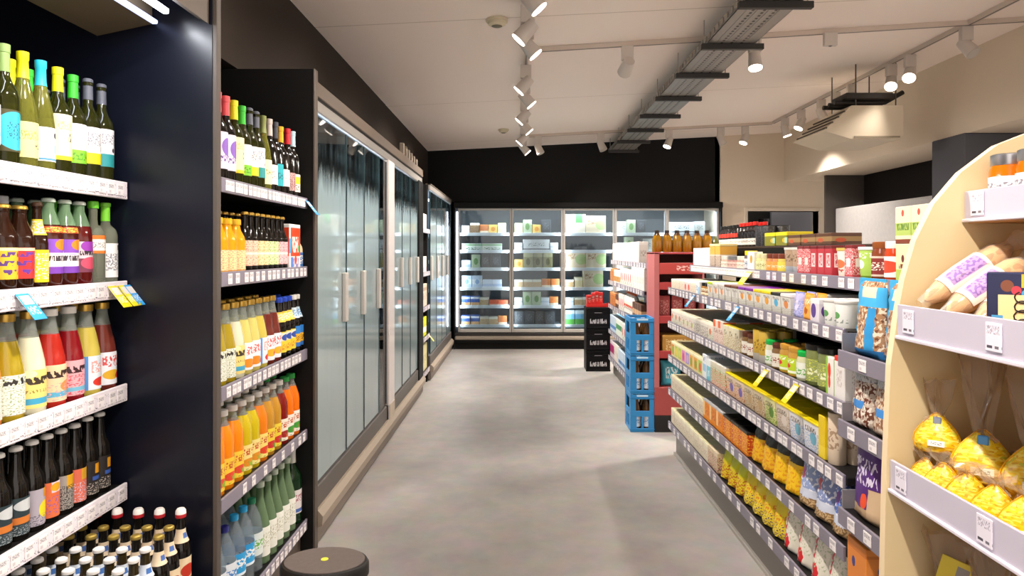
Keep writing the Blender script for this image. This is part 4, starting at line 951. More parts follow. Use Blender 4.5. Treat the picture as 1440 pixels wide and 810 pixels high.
# near bay with its own shelf heights
LN = [1.125, .90, .615, .30]
NY0, NY1 = 1.66, 2.225
TN = [[2.06,1.90],[2.13,2.0,1.88],[2.13,2.03,1.93],[2.1,1.95]]
for i, z in enumerate(LN):
    sh = shelf_part(gon, NY0, NY1, 1.035, 1.58, z, 'R', tags=TN[i], lip=.055)
    MB().box(1.05,NY1-.004,z-.03,1.35,NY1+.002,z+.06).build('divider', mat('8d8a92', .3), sh)

# ---- groceries
def A(base, *l, **k): return art(base, *l, **k)
def speckled(base, c1, c2, txt='6a5a4c'): return A(base, ('speck',0,.6,c1,7,.52), ('speck',.1,.7,c2,9,.58), ('text',.15,.85,.68,.86,txt,7,3.5,.47))
def gbox(desc, w, d, h, m, top=None, **k): return box(desc, w, d, h, m, top, **k)
cream = mat('e4dcc0', .5); blk = mat('1a1816', .35); yel = mat('e6cf0e', .4); wht = mat('e6e4e0', .4)
PH = ['long gondola top shelf','long gondola second shelf','long gondola third shelf','long gondola fourth shelf','long gondola fifth shelf','long gondola lowest shelf']
# shelf 1 (top), far to near
bigw = gbox('large plain white carton', .20, .16, .125, mat('f0f0f0', .6))
orcap = lidbox('clear tub of biscuits with yellow orange lid', .11, .11, .15, A('d9cbbb',('band',.62,1.,'e8b04a'),('speck',0,.55,'9a7a66',8,.5)), A('f0dc9c',rough=.4))
sj = jar('small jar of beige spread with pale lid', .075, .027, lqd('b89a86'), mat('d9d0c6',.4), A('e4dccc',('text',.2,.8,.3,.7,'a58c80',8,4)))
sj2 = jar('small jar of pinkish spread with silver lid', .075, .027, lqd('b08078'), silver, A('d8b8ac',('text',.2,.8,.3,.7,'8a5a55',8,4)))
yj = jar('jar with bright yellow lid', .105, .036, lqd('6a625c'), yel, A('c9ccd2',('text',.2,.8,.3,.7,'5a6a8c',8,4)))
wo = gbox('white pack with orange disc', .10, .05, .10, A('ecebe8',('disc',.62,.6,.22,'ee9a1c',1.)))
pj = jar('pale green jar with cream lid', .09, .034, lqd('c9c88c'), mat('d9d5a8',.4), A('d8d7a4',('text',.2,.8,.3,.7,'8a8a4c',8,4)))
oj = jar('jar with orange label', .09, .034, lqd('c98a5a'), mat('7a3a2a',.4), A('eda04a',('text',.2,.8,.3,.6,'f2dcc0',8,4)))
yl = jar('jar with yellow label', .09, .034, lqd('cdb85a'), mat('7a3a2a',.4), A('e9d455',('text',.2,.8,.3,.6,'fbf4d4',8,4)))
bj = tub('brown snack tub with white lid', .12, .042, A('b59c86',('band',.05,.3,'a9b0ba'),('text',.2,.8,.5,.8,'7a6656',9,4)), wht)
rp = gbox('red and pink fruit snack pack', .062, .05, .125, A('c8404a',('speck',.1,.9,'eccfd0',7,.55),('rect',.25,.75,.35,.6,'f0e0e0'),('band',.9,1,'7a1c22')), mat('7a1c22',.5))
rp2 = gbox('red fruit snack pack with white panel', .062, .05, .125, A('b83440',('rect',.2,.8,.3,.75,'ecd8d8'),('text',.3,.7,.35,.7,'c8404a',5,5,.48),('band',.9,1,'6a1a1e')), mat('6a1a1e',.5))
cw = tub('cream tub with red emblem', .115, .046, A('efe6da',('disc',.5,.5,.16,'d8794a',1.6),('text',.3,.7,.2,.4,'c9503c',6,4)), A('cbb85c'))
gt = tub('light green tub with white tree emblem and white lid', .118, .048, A('a6c95a',('disc',.5,.5,.15,'f2f2ec',2.2),('band',.02,.12,'6a8a2c'),('text',.25,.75,.7,.88,'f0f4e0',8,4)), wht)
rj = jar('tall brown jar of sausages', .135, .038, lqd('7a3c22'), mat('8a4a1e',.4), A('c9b4a4',('rect',.3,.7,.1,.9,'7a2a24'),('text',.3,.7,.3,.7,'e6dccf',6,6)))
rb = jar('orange red jar with white lid', .135, .038, lqd('b8401c'), wht, A('d8dcdc',('disc',.5,.5,.3,'c8442c'),('text',.2,.4,.2,.8,'f4f0ec',5,5)))
tall = gbox('tall cream food box with green label', .085, .06, .125, A('ead9a8',('band',.0,.34,'a9c05c'),('disc',.5,.62,.10,'6a2c24'),('text',.2,.8,.36,.48,'7a3c2c',6,3,.46),('disc',.5,.18,.14,'5c7a2c')))
tall2 = gbox('tall cream food box with red mark and green band', .085, .06, .12, A('e8dcb4',('disc',.5,.82,.09,'b8503c'),('band',.22,.56,'a8bc62'),('text',.1,.9,.36,.54,'5f7f38',5,3,.46),('band',.0,.12,'7a3a28')))
yy = fill(PH[0], [(bigw,2),(orcap,2),(sj,2),(sj2,3),(sj,2),(yj,1),(wo,1),(pj,2),(oj,2),(yl,1),(bj,2),(rp,2),(rp2,3),(cw,1),(rp,1),(gt,1),(rj,1),(rb,1)], XT+.02, LG[0], 4.86, 'R', gap=.007, y1=2.26)
fill('long gondola near corner', [(tall,4)], XT+.02, LG[0], 2.245, 'R', gap=.003); fill('long gondola corner stack', [(tall2,4)], XT+.02, LG[0]+.126, 2.245, 'R', gap=.003)
# rear tier
oil = bottle('amber oil bottle with dark neck','oil',.19,.0405,mat('8f6206',.1,coat=.3),mat('2a1a08',.4),None,'screw',plural='oil bottles',name='oil_bottle',fill=.72,neck=mat('4a2a08',.2))
tom = bottle('dark sauce bottle with red band and white label','stein',.145,.028,lqd('1c1614'),blk,A('e6dccf',('text',.2,.8,.3,.7,'8a7a6c',8,4)),'screw',(.08,.36),necklabel=(.44,.62,A('d8321f')),arc=300,plural='sauce bottles',name='sauce_bottle')
red2 = bottle('slim sauce bottle with red cap and white label','stein',.15,.027,lqd('201815'),mat('d8281f',.4),A('e6e2da',('text',.2,.8,.3,.7,'6a5a4c',8,4)),'screw',(.08,.34),arc=300,plural='sauce bottles',name='sauce_bottle')
sage = bottle('small green oil bottle','oil',.14,.03,lqd('5a5f2c'),mat('7c8a6c',.4),A('4a4a20'),'screw',(.1,.4),plural='oil bottles',name='oil_bottle')
bcan = can('black tin without print', .12, .04, A('26262a',('speck',0,1,'4a4a50',8,.58)), mat('3a3a3e',.3,.8))
ypk = gbox('yellow topped flat pack', .16, .14, .075, A('7a7a1c',('band',.75,1,'e8d31a'),('disc',.75,.4,.16,'e8b41c'),('rect',.8,1,.2,.6,'9fc9b8')), yel)
bpk = gbox('dark topped flat pack', .16, .14, .055, A('5a3a28',('band',.3,.7,'9a7a4c'),('disc',.3,.4,.18,'b8502c')), mat('2a1c16',.5))
fill('long gondola raised tier', [(tom,6,2),(red2,5,2),(bcan,2,2),(ypk,2),(bpk,3)], 1.415, 1.482, 4.87, 'R', gap=.012, y1=2.4)
recs = []
for k in range(7): recs.append((put(oil if k < 6 else sage, 1.125+.082*k*(1. if k < 6 else .97), 5.60, 1.446, 0), oil if k < 6 else sage, 0))
finish(recs, 'red display top board')
# shelf 2
cb1 = gbox('low cream display box', .12, .16, .085, A('e6ddca',('speck',.1,.7,'c9a98c',6,.56),('band',.85,1,'f2ecd8')), cream)
rb1 = gbox('white pack with coral print', .08, .12, .08, A('e8dcd6',('disc',.5,.5,.3,'e0604a'),('text',.1,.9,.1,.4,'d89a8a',5,4)))
wp = gbox('white and pale blue pack', .09, .12, .10, A('eceef0',('rect',.55,1,.0,.6,'a9d0e8'),('text',.1,.5,.3,.7,'6a8aa0',5,4)))
jarbrown = jar('squat jar of brown spread with black lid', .095, .036, lqd('a8783c'), blk, A('e8dcb8',('band',.4,.6,'8a4a1c'),('text',.2,.8,.65,.9,'5a3a22',8,3)))
tp = lambda d, lid, f: lidbox(d, .105, .14, .11, A('dcdad2',('disc',.5,.6,.22,f,1.),('speck',0,.4,'a9a498',8,.52),('text',.15,.85,.75,.92,'7a7268',8,3,.5)), lid)
tl = tp('clear tray pack with lime lid', mat('b9d418',.4), 'd8a05a'); tw = tp('clear tray pack with white lid', wht, 'e0873c'); tb = tp('clear tray pack with brown lid', mat('6a3a24',.4), 'c8c4be')
tpu = tp('clear tray pack with purple lid', mat('7a1f9a',.4), 'e8961c'); ty = tp('clear tray pack with yellow lid', yel, 'e8a030'); tk = tp('clear tray pack with black lid', blk, '4fb0d8')
lil = pouch('lilac sachet with tall hang tab', .085,.04,.125, A('b9b4dc',('speck',0,.7,'8f9cd8',7,.52),('disc',.5,.5,.2,'d8d4ec',1.)), 5, mat('8f94e0',.4))
ora = pouch('orange sachet with tall hang tab', .085,.04,.125, A('eba24a',('disc',.5,.35,.16,'b8641c',1.),('text',.2,.8,.6,.8,'f6e4c4',5,4)), 6, mat('f0a81c',.4))
pur = gbox('white and purple pack', .07, .10, .11, A('d8d2dc',('disc',.4,.5,.3,'5a3a8a'),('band',.8,1,'e8e6ea')))
wcup = tub('white cup with green leaf', .115, .04, A('e9eae6',('disc',.5,.5,.14,'5fa05a',2.),('text',.3,.7,.2,.35,'9aa29a',7,3)), wht)
fill(PH[1], [(cb1,3),(rb1,2),(cb1,1),(wp,1),(jarbrown,2),(tl,1),(tw,2),(tb,2),(tpu,2),(ty,2),(tk,1),(tw,1),(lil,1),(ora,1),(pur,1),(wcup,2)], XG+.02, LG[1], 4.87, 'R', rows=2, gap=.006, y1=2.25, hs=.80)
# shelf 3
lw3 = gbox('long white display box with orange fruit print', .10, .22, .105, A('e0d8cc',('disc',.4,.5,.2,'e0642c'),('speck',0,.6,'8fa07a',6,.57),('band',.86,1,'f4eedd')), cream)
lg3 = gbox('long white display box with green print', .10, .22, .105, A('e2dccf',('disc',.5,.4,.2,'a9c05a'),('speck',0,.7,'c8495a',6,.62),('band',.86,1,'f4eedd')), cream)
lk3 = gbox('long white display box with dark print', .10, .22, .105, A('ddd6cb',('speck',0,.7,'6a5648',6,.55),('band',.86,1,'f4eedd')), cream)
pk3 = gbox('pale pink pack with orange corner', .085, .14, .14, A('e2cfc4',('rect',.0,.5,.7,1.,'e0642c'),('speck',0,.6,'c9a08c',6,.53),('text',.2,.9,.45,.65,'8a5a4a',5,3)), wht)
pky = gbox('pale pack with yellow top', .085, .14, .13, A('dcd3b8',('speck',0,.6,'b09a6c',6,.53),('text',.2,.8,.6,.8,'6a5a34',5,3)), yel)
jd = jar('jar of brown pickle with white label', .125, .038, lqd('7a5a34'), mat('5a2c1c',.4), A('e2dcd0',('text',.2,.8,.3,.7,'9a4a3a',8,4)))
gtin = can('gold tin', .16, .036, A('c2a03a',('band',.0,.25,'b9b5ae'),('text',.25,.75,.4,.7,'8a6c1c',8,5)), mat('b89a3a',.3,.8))
gj = jar('pale jar with bright green lid', .13, .036, lqd('c9c9a4'), mat('16b04a',.35), A('e2e6dc',('text',.2,.8,.2,.6,'6fae5a',8,4)))
lcan = jar('jar with lime and red label and tan lid', .135, .042, lqd('b98c3a'), mat('cf9a3c',.4), A('b9d02c',('disc',.5,.5,.14,'d8342c',2.),('band',.05,.2,'f0f2e2'),('text',.25,.75,.7,.9,'f2f4e0',8,3)))
ocan = jar('large jar of green olives with black lid', .175, .048, lqd('77804a'), blk, A('8f9a5c',('speck',0,1,'c9d04a',9,.6),('text',.3,.7,.3,.6,'e2e6c0',7,4)), wide=1.1)
chil = gbox('white pack with red and green print', .06, .10, .15, A('eae6de',('disc',.5,.65,.2,'e0401c'),('disc',.5,.35,.16,'e0401c'),('rect',.0,.3,.0,1.,'8fc040')))
rw3 = gbox('tall white pack with red top', .075, .10, .165, A('e8e4e2',('band',.88,1,'d8352c'),('text',.25,.75,.3,.7,'c9bdb8',4,5)))
fill(PH[2], [(lw3,3),(lg3,3),(lk3,3),(lw3,1),(pk3,2),(pky,3),(jd,2),(gtin,2),(gj,1),(jd,1),(lcan,2),(gj,1),(ocan,2),(chil,1),(rw3,2)], XG+.02, LG[2], 4.87, 'R', rows=2, gap=.006, y1=2.25, hs=.88)
# shelf 4
def fr4(d, c1, c2): return gbox(d, .10, .24, .115, A('e8dcae',('rect',.08,.92,.15,.82,c1),('disc',.5,.45,.25,c2),('band',.88,1,'f3ecc6')), mat('d9cf9c',.5))
r4 = [fr4('long box with orange green print','e28a2c','8fb83a'), fr4('long box with green yellow print','b9cc4a','e8d24a'), fr4('long box with pink print','e08ac0','d84a8a'), fr4('long box with violet print','9a8ad8','e0a8d0'), fr4('long box with amber print','e8a43a','7fa83a'), fr4('long box with lime print','a8c84a','e0603a')]
wb4 = gbox('white pack with pale blue print', .085, .14, .15, A('e9ecf0',('rect',.1,.9,.3,.6,'9fc4e8'),('text',.2,.8,.7,.9,'5a7aa8',5,3)))
tq4 = gbox('turquoise pack', .08, .14, .13, A('6fc4d8',('band',.7,1.,'e8eef0'),('text',.2,.8,.2,.5,'e8f2f4',5,4)))
sp4 = gbox('colourful pack with white lid', .09, .14, .135, A('d8d0bc',('speck',0,.7,'d8704a',7,.52),('speck',.2,.8,'6fa83a',7,.58)), wht)
def y4(d, c, c1, c2): return lidbox(d, .135, .17, .12, A(c,('speck',0,.7,c1,7,.52),('disc',.6,.45,.22,c2,1.),('text',.1,.8,.65,.85,'6a5a44',6,3,.5)), yel, lh=.010)
y4a = y4('pack with yellow lid and peach print','e2cbb0','c8845a','6a5aa8'); y4b = y4('pack with yellow lid and tan print','d2c2a4','a8845a','b89a6a'); y4c = y4('pack with yellow lid and green print','dedb9c','8fae3a','5a8a2c'); y4d = y4('pack with yellow lid and beige print','dcd0c0','b8a08a','e0d4c8'); y4e = y4('pack with yellow lid and blue white print','e6e4e6','a8b8d8','6fb0c8')
yc4 = gbox('plain yellow upright card pack', .05, .12, .165, A('e2c41c',('band',.0,.3,'edd23a')))
tanc = can('tall beige tube', .19, .030, A('d9c6ae',('text',.3,.7,.3,.7,'a88c70',5,6)), mat('c9b49a',.5), name='tube', plural='tubes')
fill(PH[3], [(r4[0],1),(r4[1],2),(r4[2],1),(r4[3],1),(r4[4],2),(r4[5],1),(wb4,1),(tq4,1),(sp4,3),(y4a,2),(y4b,2),(y4c,1),(y4d,1),(y4e,2),(yc4,1),(tanc,1)], XG+.02, LG[3], 4.87, 'R', rows=2, gap=.004, y1=2.24, hs=.93)
# shelf 5
cr5 = gbox('long pale cream box', .10, .26, .11, A('ded0b8',('text',.1,.9,.25,.6,'b89c84',5,4,.54),('band',.85,1,'f0e9c8')), mat('d5cba0',.5))
or5 = gbox('orange pack with white lid', .125, .20, .125, A('e88a1c',('rect',.05,.3,.2,.9,'f2c98a'),('text',.35,.95,.3,.8,'c9641a',5,4),('band',.9,1,'b8b8bc')), mat('b8b6b6',.4))
ob5 = gbox('orange and black pack', .125, .20, .125, A('df7a1c',('rect',.0,.35,.1,.9,'c9441c'),('speck',.1,.9,'f0c040',6,.56),('band',.88,1.,'2a2522')), blk)
yb5 = pouch('yellow bag with black top', .13,.09,.17, A('e6b41c',('band',.72,1.,'231f1d'),('speck',0,.65,'d8891c',6,.55)), 11)
yb6 = pouch('bright yellow bag with dark band', .13,.09,.17, A('eec11c',('band',.78,1.,'2a2420'),('speck',0,.7,'e29a14',6,.57)), 12)
fb = lambda d, c, c2, s: pouch(d, .135,.09,.185, A('c9cfe0',('rect',.0,1.,.42,1.,c),('speck',.4,1,'e4e6ee',5,.58),('disc',.35,.72,.13,c2,1.),('band',0,.22,'c9a97a'),('speck',0,.24,'8a6a44',8,.5)), s)
f5 = [fb('pale blue bag with pink emblem','8f9fc8','c8508a',21), fb('grey blue bag with red emblem','7f8cb8','c0444c',22), fb('mid blue bag with purple emblem','4f6fc0','7a3a9a',23), fb('sky blue bag of grain','8fb0e0','dfe8f4',24), fb('deep blue bag of grain','1f3a7c','3f63b0',25)]
fill(PH[4], [(cr5,8),(or5,3),(ob5,3),(yb5,2),(yb6,2),(f5[0],1),(f5[1],1),(f5[2],1),(f5[3],1),(f5[4],1)], XG+.02, LG[4], 4.87, 'R', rows=2, gap=.006, y1=2.22, hs=.93)
# shelf 6
cr6 = gbox('cream paper box', .10, .26, .105, A('e0d4bc',('text',.1,.9,.25,.6,'b8a088',5,4,.54),('band',.85,1,'efe8c8')), mat('d5cba0',.5))
pk6 = gbox('pack with pink and green print', .09, .18, .11, A('dcc8a8',('speck',0,.8,'b04a6a',7,.55),('speck',0,.8,'7f8a3a',7,.6)))
yg6 = pouch('yellow green bag', .12,.09,.14, A('d8c41c',('speck',0,.6,'b8641c',6,.52),('band',.7,1.,'c9c81c')), 31)
yo6 = pouch('yellow bag with purple dots', .12,.09,.15, A('e6cc2c',('speck',0,.45,'5a2a6a',9,.58),('speck',.4,.7,'e08a1c',6,.54)), 32)
wr6 = pouch('white bag with red tomato print', .125,.09,.18, A('e3ddd0',('disc',.5,.22,.17,'d8242c',1.),('rect',.3,.42,.45,.9,'c9424a'),('speck',.3,1,'b8c0a0',7,.6)), 33)
na6 = lambda d, c, s: pouch(d, .13,.09,.19, A('c9a468',('band',.52,1.,c),('speck',.5,1.,'c4cbe0',7,.60),('speck',0,.5,'8f6a34',9,.5),('rect',.2,.8,.45,.62,'e8e2d8')), s)
n6 = [na6('navy topped bag of pasta','2a3f86',41), na6('blue topped bag of tan pasta','3f5fa8',42), na6('dark blue topped bag of pasta','1f2f6a',43)]
fill(PH[5], [(cr6,9),(pk6,2),(yg6,3),(yo6,4),(wr6,4),(n6[0],2),(n6[1],2),(n6[2],2)], XG+.02, LG[5], 4.87, 'R', rows=1, gap=.006, y1=2.22)
# near bay goods
def nutbag(d, s, *l): return pouch(d, .17,.09,.235, A('a87c58',('speck',0,1.,'e0cdb4',7,.55),('speck',0,1.,'6a3f28',8,.6),('rect',.0,.22,.0,1.,'2f9ad0'),('rect',.62,.84,.0,.65,'2a8cc8'),('band',.66,.92,'3fa4d8'),('rect',.3,.8,.78,.92,'dcc9b0'),('band',0,.10,'2a6ea8')), s, mat('3a9fd0',.35))
nb = nutbag('large blue bag of nuts', 51); nb2 = nutbag('large blue bag of nuts with folded top', 52)
lime = pouch('lime green bag', .14,.08,.19, A('a8d422',('speck',0,1,'6fa01c',6,.55)), 53)
PN = ['gondola end upper shelf','gondola end middle shelf','gondola end lower shelf','gondola end lowest shelf']
fill(PN[0], [(nb,1),(nb2,1),(lime,1)], 1.055, LN[0], 2.21, 'R', gap=.008)
mix = lambda d, s, c1, c2: pouch(d, .125,.08,.20, A('c2b4a6',('speck',0,.75,c1,6,.5),('speck',0,.75,c2,7,.58),('band',.72,1.,'c9c9cc'),('rect',.3,.75,.30,.42,'3f83c8'),('speck',.7,1,'8a8a90',7,.6)), s)
m1 = mix('clear bag of dark dried fruit', 61,'6a3a28','e0d8cc'); m2 = mix('clear bag of brown nuts with blue tag', 62,'8a5a3a','d8c4a8'); m3 = mix('clear bag of mixed nuts with green print', 63,'9a7a5a','6fae3a')
fill(PN[1], [(m1,1),(m2,2),(m3,2)], 1.055, LN[1], 2.215, 'R', gap=.004, y1=1.66)
pur7 = pouch('purple bag with white lettering', .17,.09,.265, A('4f2674',('text',.12,.88,.42,.72,'d8cfe4',5,5,.52),('disc',.6,.24,.09,'e0502c',1.),('rect',.0,1.,.0,.16,'b89a78'),('rect',.7,1.,.0,.4,'c9ad8c')), 71, name='pouch')
kr = pouch('kraft paper bag with clear window and green emblem', .17,.10,.24, A('cdb48c',('speck',.1,.6,'a87c3c',7,.5),('disc',.5,.80,.09,'3a5a34',1.),('rect',.2,.75,.40,.5,'9fc040'),('speck',.0,.3,'e2d8c4',7,.55)), 72)
kr2 = pouch('kraft paper bag of oat flakes', .15,.10,.22, A('cfb080',('speck',0,.6,'a8844a',8,.5),('band',.8,1,'b8925a')), 73)
fill(PN[2], [(pur7,1),(kr,1),(kr2,1)], 1.055, LN[2], 2.21, 'R', gap=.006)
ob = gbox('orange carton with small blue emblem', .12, .14, .24, A('df8636',('disc',.35,.72,.07,'2a3a8a',.8),('band',.88,.92,'c9702c')), mat('e0842f',.5), name='carton')
tc_ = gbox('teal and white carton', .12, .12, .16, A('6f9a94',('band',.55,1.,'dfe0dc')))
fill(PN[3], [(ob,1),(tc_,2)], 1.055, LN[3], 2.20, 'R', gap=.008)

# ------------------------------------------------------------------ second gondola farther back
g2 = empty('gondola_shelf', 'shorter grey gondola of white packs behind the blue crates', 'shelving unit', (0,0,0))
HY0, HY1 = 5.86, 8.18
MB().box(1.56,HY0,0,1.6,HY1,1.38).build('back_panel', M_black, g2)
MB().box(1.12,HY0,0,1.56,HY1,.19,b=.004).build('plinth', mat('857e78', .4, .3), g2)
LH = [1.345, 1.105, .825, .525, .21]
for i, z in enumerate(LH): shelf_part(g2, HY0, HY1, 1.06 if i else 1.09, 1.56, z, 'R', tags=tagrow(HY0,HY1,16))
P2 = ['top','second','third','fourth','lowest']
ws = [gbox('tall white soap box', .10,.09,.20, A('e6dcd4',('text',.2,.8,.3,.6,'b8a8a0',4,4),('band',.85,1,'efe8e2'))), gbox('white and amber pack', .11,.09,.14, A('dfd6cc',('band',.1,.5,'b8843c'),('band',.8,1,'e8e4e0'))),
      gbox('orange brown pack', .10,.09,.15, A('d08a4a',('speck',0,.8,'8a4a24',5,.52))), bottle('white cleaner bottle with orange cap','pet',.22,.04,wht,mat('e0662c',.4),A('e4d8cc',('disc',.5,.5,.2,'c8442c'),('text',.2,.8,.1,.3,'7a8a9a',6,4)),'screw',(.2,.55),name='cleaner_bottle'),
      gbox('white pack with red flower print', .11,.09,.17, A('e6e0dc',('disc',.5,.5,.25,'c8404a'),('speck',0,.5,'7f9a6a',5,.6))), gbox('dark brown pack', .11,.09,.15, A('5a3a2c',('band',.3,.6,'c9a07a'))),
      gbox('pale blue pack', .11,.09,.18, A('c4d4e4',('band',.2,.4,'4f7fb8'))), gbox('green and white pack', .10,.09,.18, A('dfe4da',('band',.4,.7,'5a9a6a'))), gbox('magenta pack', .10,.09,.19, A('d8c8d0',('band',.3,.8,'a8246a')))]
lay = [[(ws[0],16)], [(ws[2],3),(ws[1],4),(ws[4],6),(ws[0],6)], [(ws[2],4),(ws[5],2),(ws[4],3),(ws[3],6),(ws[5],4)], [(ws[6],4),(ws[7],4),(ws[4],4),(ws[6],6)], [(ws[8],3),(ws[0],3),(ws[6],5),(ws[7],3),(ws[0],4)]]
for i, sp in enumerate(lay): fill('rear gondola %s shelf' % P2[i], sp, (1.06 if i else 1.09)+.02, LH[i], HY1-.02, 'R', gap=.012, y1=HY0)

# ------------------------------------------------------------------ crates
def crate(name, lab, loc, w, d, h, m, group, style, cat='crate'):
    t = empty(name, lab, cat, loc, 0, group)
    th = .012
    b = MB()
    if style == 'bottle':   # front and sides with an upper handle opening and two lower window slots
        def wall(P):
            # P(a, b, z0, z1) adds a bar between horizontal fractions a..b
            P(0,1,.0,.10); P(0,1,.41,.56); P(0,1,.87,1.0)
            P(0,.26,.10,.41); P(.46,.56,.10,.41); P(.76,1,.10,.41)
            P(0,.22,.56,.87); P(.80,1,.56,.87)
        wall(lambda a, c, z0, z1: b.box(-w/2+a*w,-d/2,z0*h,-w/2+c*w,-d/2+th,z1*h,b=.002))
        wall(lambda a, c, z0, z1: b.box(-w/2+a*w,d/2-th,z0*h,-w/2+c*w,d/2,z1*h,b=.002))
        for x in (-w/2, w/2-th):
            wall(lambda a, c, z0, z1: b.box(x,-d/2+th+a*(d-2*th),z0*h,x+th,-d/2+th+c*(d-2*th),z1*h,b=.002))
        b.box(-w/2-.004,-d/2-.004,h-.03,w/2+.004,-d/2+th,h-.022); b.box(-w/2-.004,-d/2-.004,.02,w/2+.004,-d/2+th,.028)
    else:                   # closed walls with a slot handle
        b.box(-w/2,-d/2,.0,w/2,-d/2+th,h*.70,b=.004); b.box(-w/2,-d/2,h*.80,w/2,-d/2+th,h,b=.004)
        b.box(-w/2,-d/2,h*.70,-w*.2,-d/2+th,h*.80); b.box(w*.2,-d/2,h*.70,w/2,-d/2+th,h*.80)
        b.box(-w/2,d/2-th,0,w/2,d/2,h,b=.004)
        for x in (-w/2, w/2-th): b.box(x,-d/2+th,0,x+th,d/2-th,h,b=.004)
        b.box(-w/2-.004,-d/2-.004,h-.025,w/2+.004,-d/2+.004,h-.01,b=.002); b.box(-w/2-.004,-d/2-.004,.0,w/2+.004,-d/2+.004,.02,b=.002)
    b.box(-w/2+th,-d/2+th,0,w/2-th,d/2-th,.014)
    b.build('crate_shell', m, t)
    return t
M_crb = mat('2f8ac8', .4); M_crk = mat('0b0a0c', .5, spec=.2)
wbn = bottle('brown water bottle standing in blue crate','juice',.27,.036,mat('5a3a14',.08,trans=.3),whitecap,A('d6dde4',('text',.2,.8,.3,.7,'5a84b8',7,4)),'screw',(.10,.42),arc=330,plural='crate bottles')
for i, z in enumerate((0.,.307,.614)):
    nm_ = ('lowest','middle','topmost')[i]
    cr = crate('bottle_crate', 'bright blue bottle crate, %s of the stack of three' % nm_, (.985,5.63,z), .19, .29, .303, M_crb, 'stack of blue crates', 'bottle')
    lg_ = MB(); lg_.box(-.045,-.1475,.284,.045,-.145,.297,b=.001); lg_.build('rim_print', mat('c4e0f0',.5), cr)
    for r_ in range(3):
        for c_ in range(2):
            put(wbn, .985-.042+.084*c_, 5.53+.085*r_, z+.015, R(10), 'brown water bottle in the %s blue crate, %s row, %s' % (nm_, ('front','middle','back')[r_], ('left','right')[c_]), 'bottles in the blue crates')
for i, z in enumerate((0.,.259,.518)):
    nm_ = ('lowest','middle','topmost')[i]
    t = crate('beverage_crate', 'black crate with white lettering, %s of the stack of three' % nm_, (.95,8.42,z), .29, .30, .256, M_crk, 'stack of black crates', 'closed')
    # blurred white word across the front of the crate: a row of upright strokes of unequal height
    g = MB(); rg = random.Random(4); x = -.098
    while x < .098:
        w_ = rg.choice((.010,.014,.018)); hh = rg.choice((.040,.046,.052,.030))
        g.box(x,-.1535,.062,x+w_*.42,-.1505,.062+hh); g.box(x+w_*.42,-.1535,.062+rg.choice((0,hh*.4,hh*.8)),x+w_*.9,-.1505,.062+hh*rg.choice((.25,.6,1.))+.006)
        x += w_+.004
    g.build('white_lettering', mat('d8d6d8',.5), t)
    MB().box(-.045,-.1525,.188,.045,-.150,.196,b=.001).build('handle_mark', mat('8a888c',.5), t)
M_red = art('c8201c',('text',.2,.8,.3,.7,'e8b8a8',4,4,.58))
for i, (x, y, w_, h_, a) in enumerate(((.845,8.36,.055,.13,8),(.90,8.38,.05,.155,-6),(.945,8.40,.05,.17,4),(.995,8.40,.05,.16,-3))):
    o = tag(MB().box(-w_/2,-.03,0,w_/2,.03,h_,b=.003).build('gift_pack', M_red, loc=(x,y,.79), rz=R(a)), 'upright red pack on the black crates, %s from left' % ordw(i), 'pack', 'red packs on the black crates')
    MB().box(-w_*.35,-.033,h_*.55,w_*.35,-.030,h_*.8).build('label', art('8f1512',('text',.1,.9,.2,.8,'e6d0c0',4,3)), o)
tr_ = empty('display_tray', 'shallow red carton tray on top of the black crates', 'tray', (.95,8.40,.777))
mb = MB(); w_, d_ = .27, .2
mb.box(-w_/2,-d_/2,0,w_/2,d_/2,.012); mb.build('tray_base', mat('b81c1a',.5), tr_)
mb = MB(); mb.prism([(-w_/2,.012),(w_/2,.012),(w_/2,.055),(.03,.028),(-w_/2,.028)], -d_/2, -d_/2+.006, 'y'); mb.build('tray_front', mat('cf2a24',.5), tr_)

# ------------------------------------------------------------------ red cardboard floor display
rd_ = empty('floor_display', 'red cardboard floor display between the blue crates and the long gondola', 'display stand', (1.08,5.48,0))
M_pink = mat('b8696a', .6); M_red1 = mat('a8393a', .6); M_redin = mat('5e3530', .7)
MB().box(0,0,0,.40,.33,.135,b=.004).build('foot', mat('1b1817', .6), rd_)
MB().box(0,0,.135,.40,.33,.36,b=.004).build('lower_box', mat('a84a48',.6), rd_)
for x in (0,.385): MB().prism([(0,.36),(.33,.36),(.33,1.44),(0,1.44)], x, x+.04 if x == 0 else x+.015, 'x').build('side_panel', M_pink, rd_)
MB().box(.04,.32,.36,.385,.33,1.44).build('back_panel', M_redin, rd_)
MB().box(.0,.0,1.43,.60,.33,1.445,b=.002).build('top_board', M_red1, rd_)
for z in (.62,.90,1.17): 
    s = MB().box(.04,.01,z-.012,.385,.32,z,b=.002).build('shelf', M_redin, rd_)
    MB().box(.04,-.004,z-.025,.385,.008,z+.035,b=.002).build('shelf_lip', M_red1, s)
MB().box(.04,-.004,1.27,.385,.006,1.36,b=.002).build('header_card', art('b5433f',('text',.4,.95,.3,.75,'e0b8b0',5,3,.5)), rd_)
for i in range(3): tag(MB().box(-.045,-.012,0,.045,.012,.19,b=.003).build('gift_pack', art('b84a4c',('text',.1,.9,.2,.8,'dc9a96',5,6,.52)), loc=(1.18+.105*i,5.58,.902)), 'red pack on the upper tier of the red display, %s from left' % ordw(i), 'pack', 'red packs in the display')
bx = tag(MB().box(-.13,-.1,0,.13,.1,.155,b=.004).build('carton', art('b8863c',('text',.1,.9,.2,.8,'dcc08a',6,5,.52),('band',.9,1,'c99a4c')), loc=(1.28,5.60,.622)), 'golden brown carton on the middle tier of the red display', 'box')
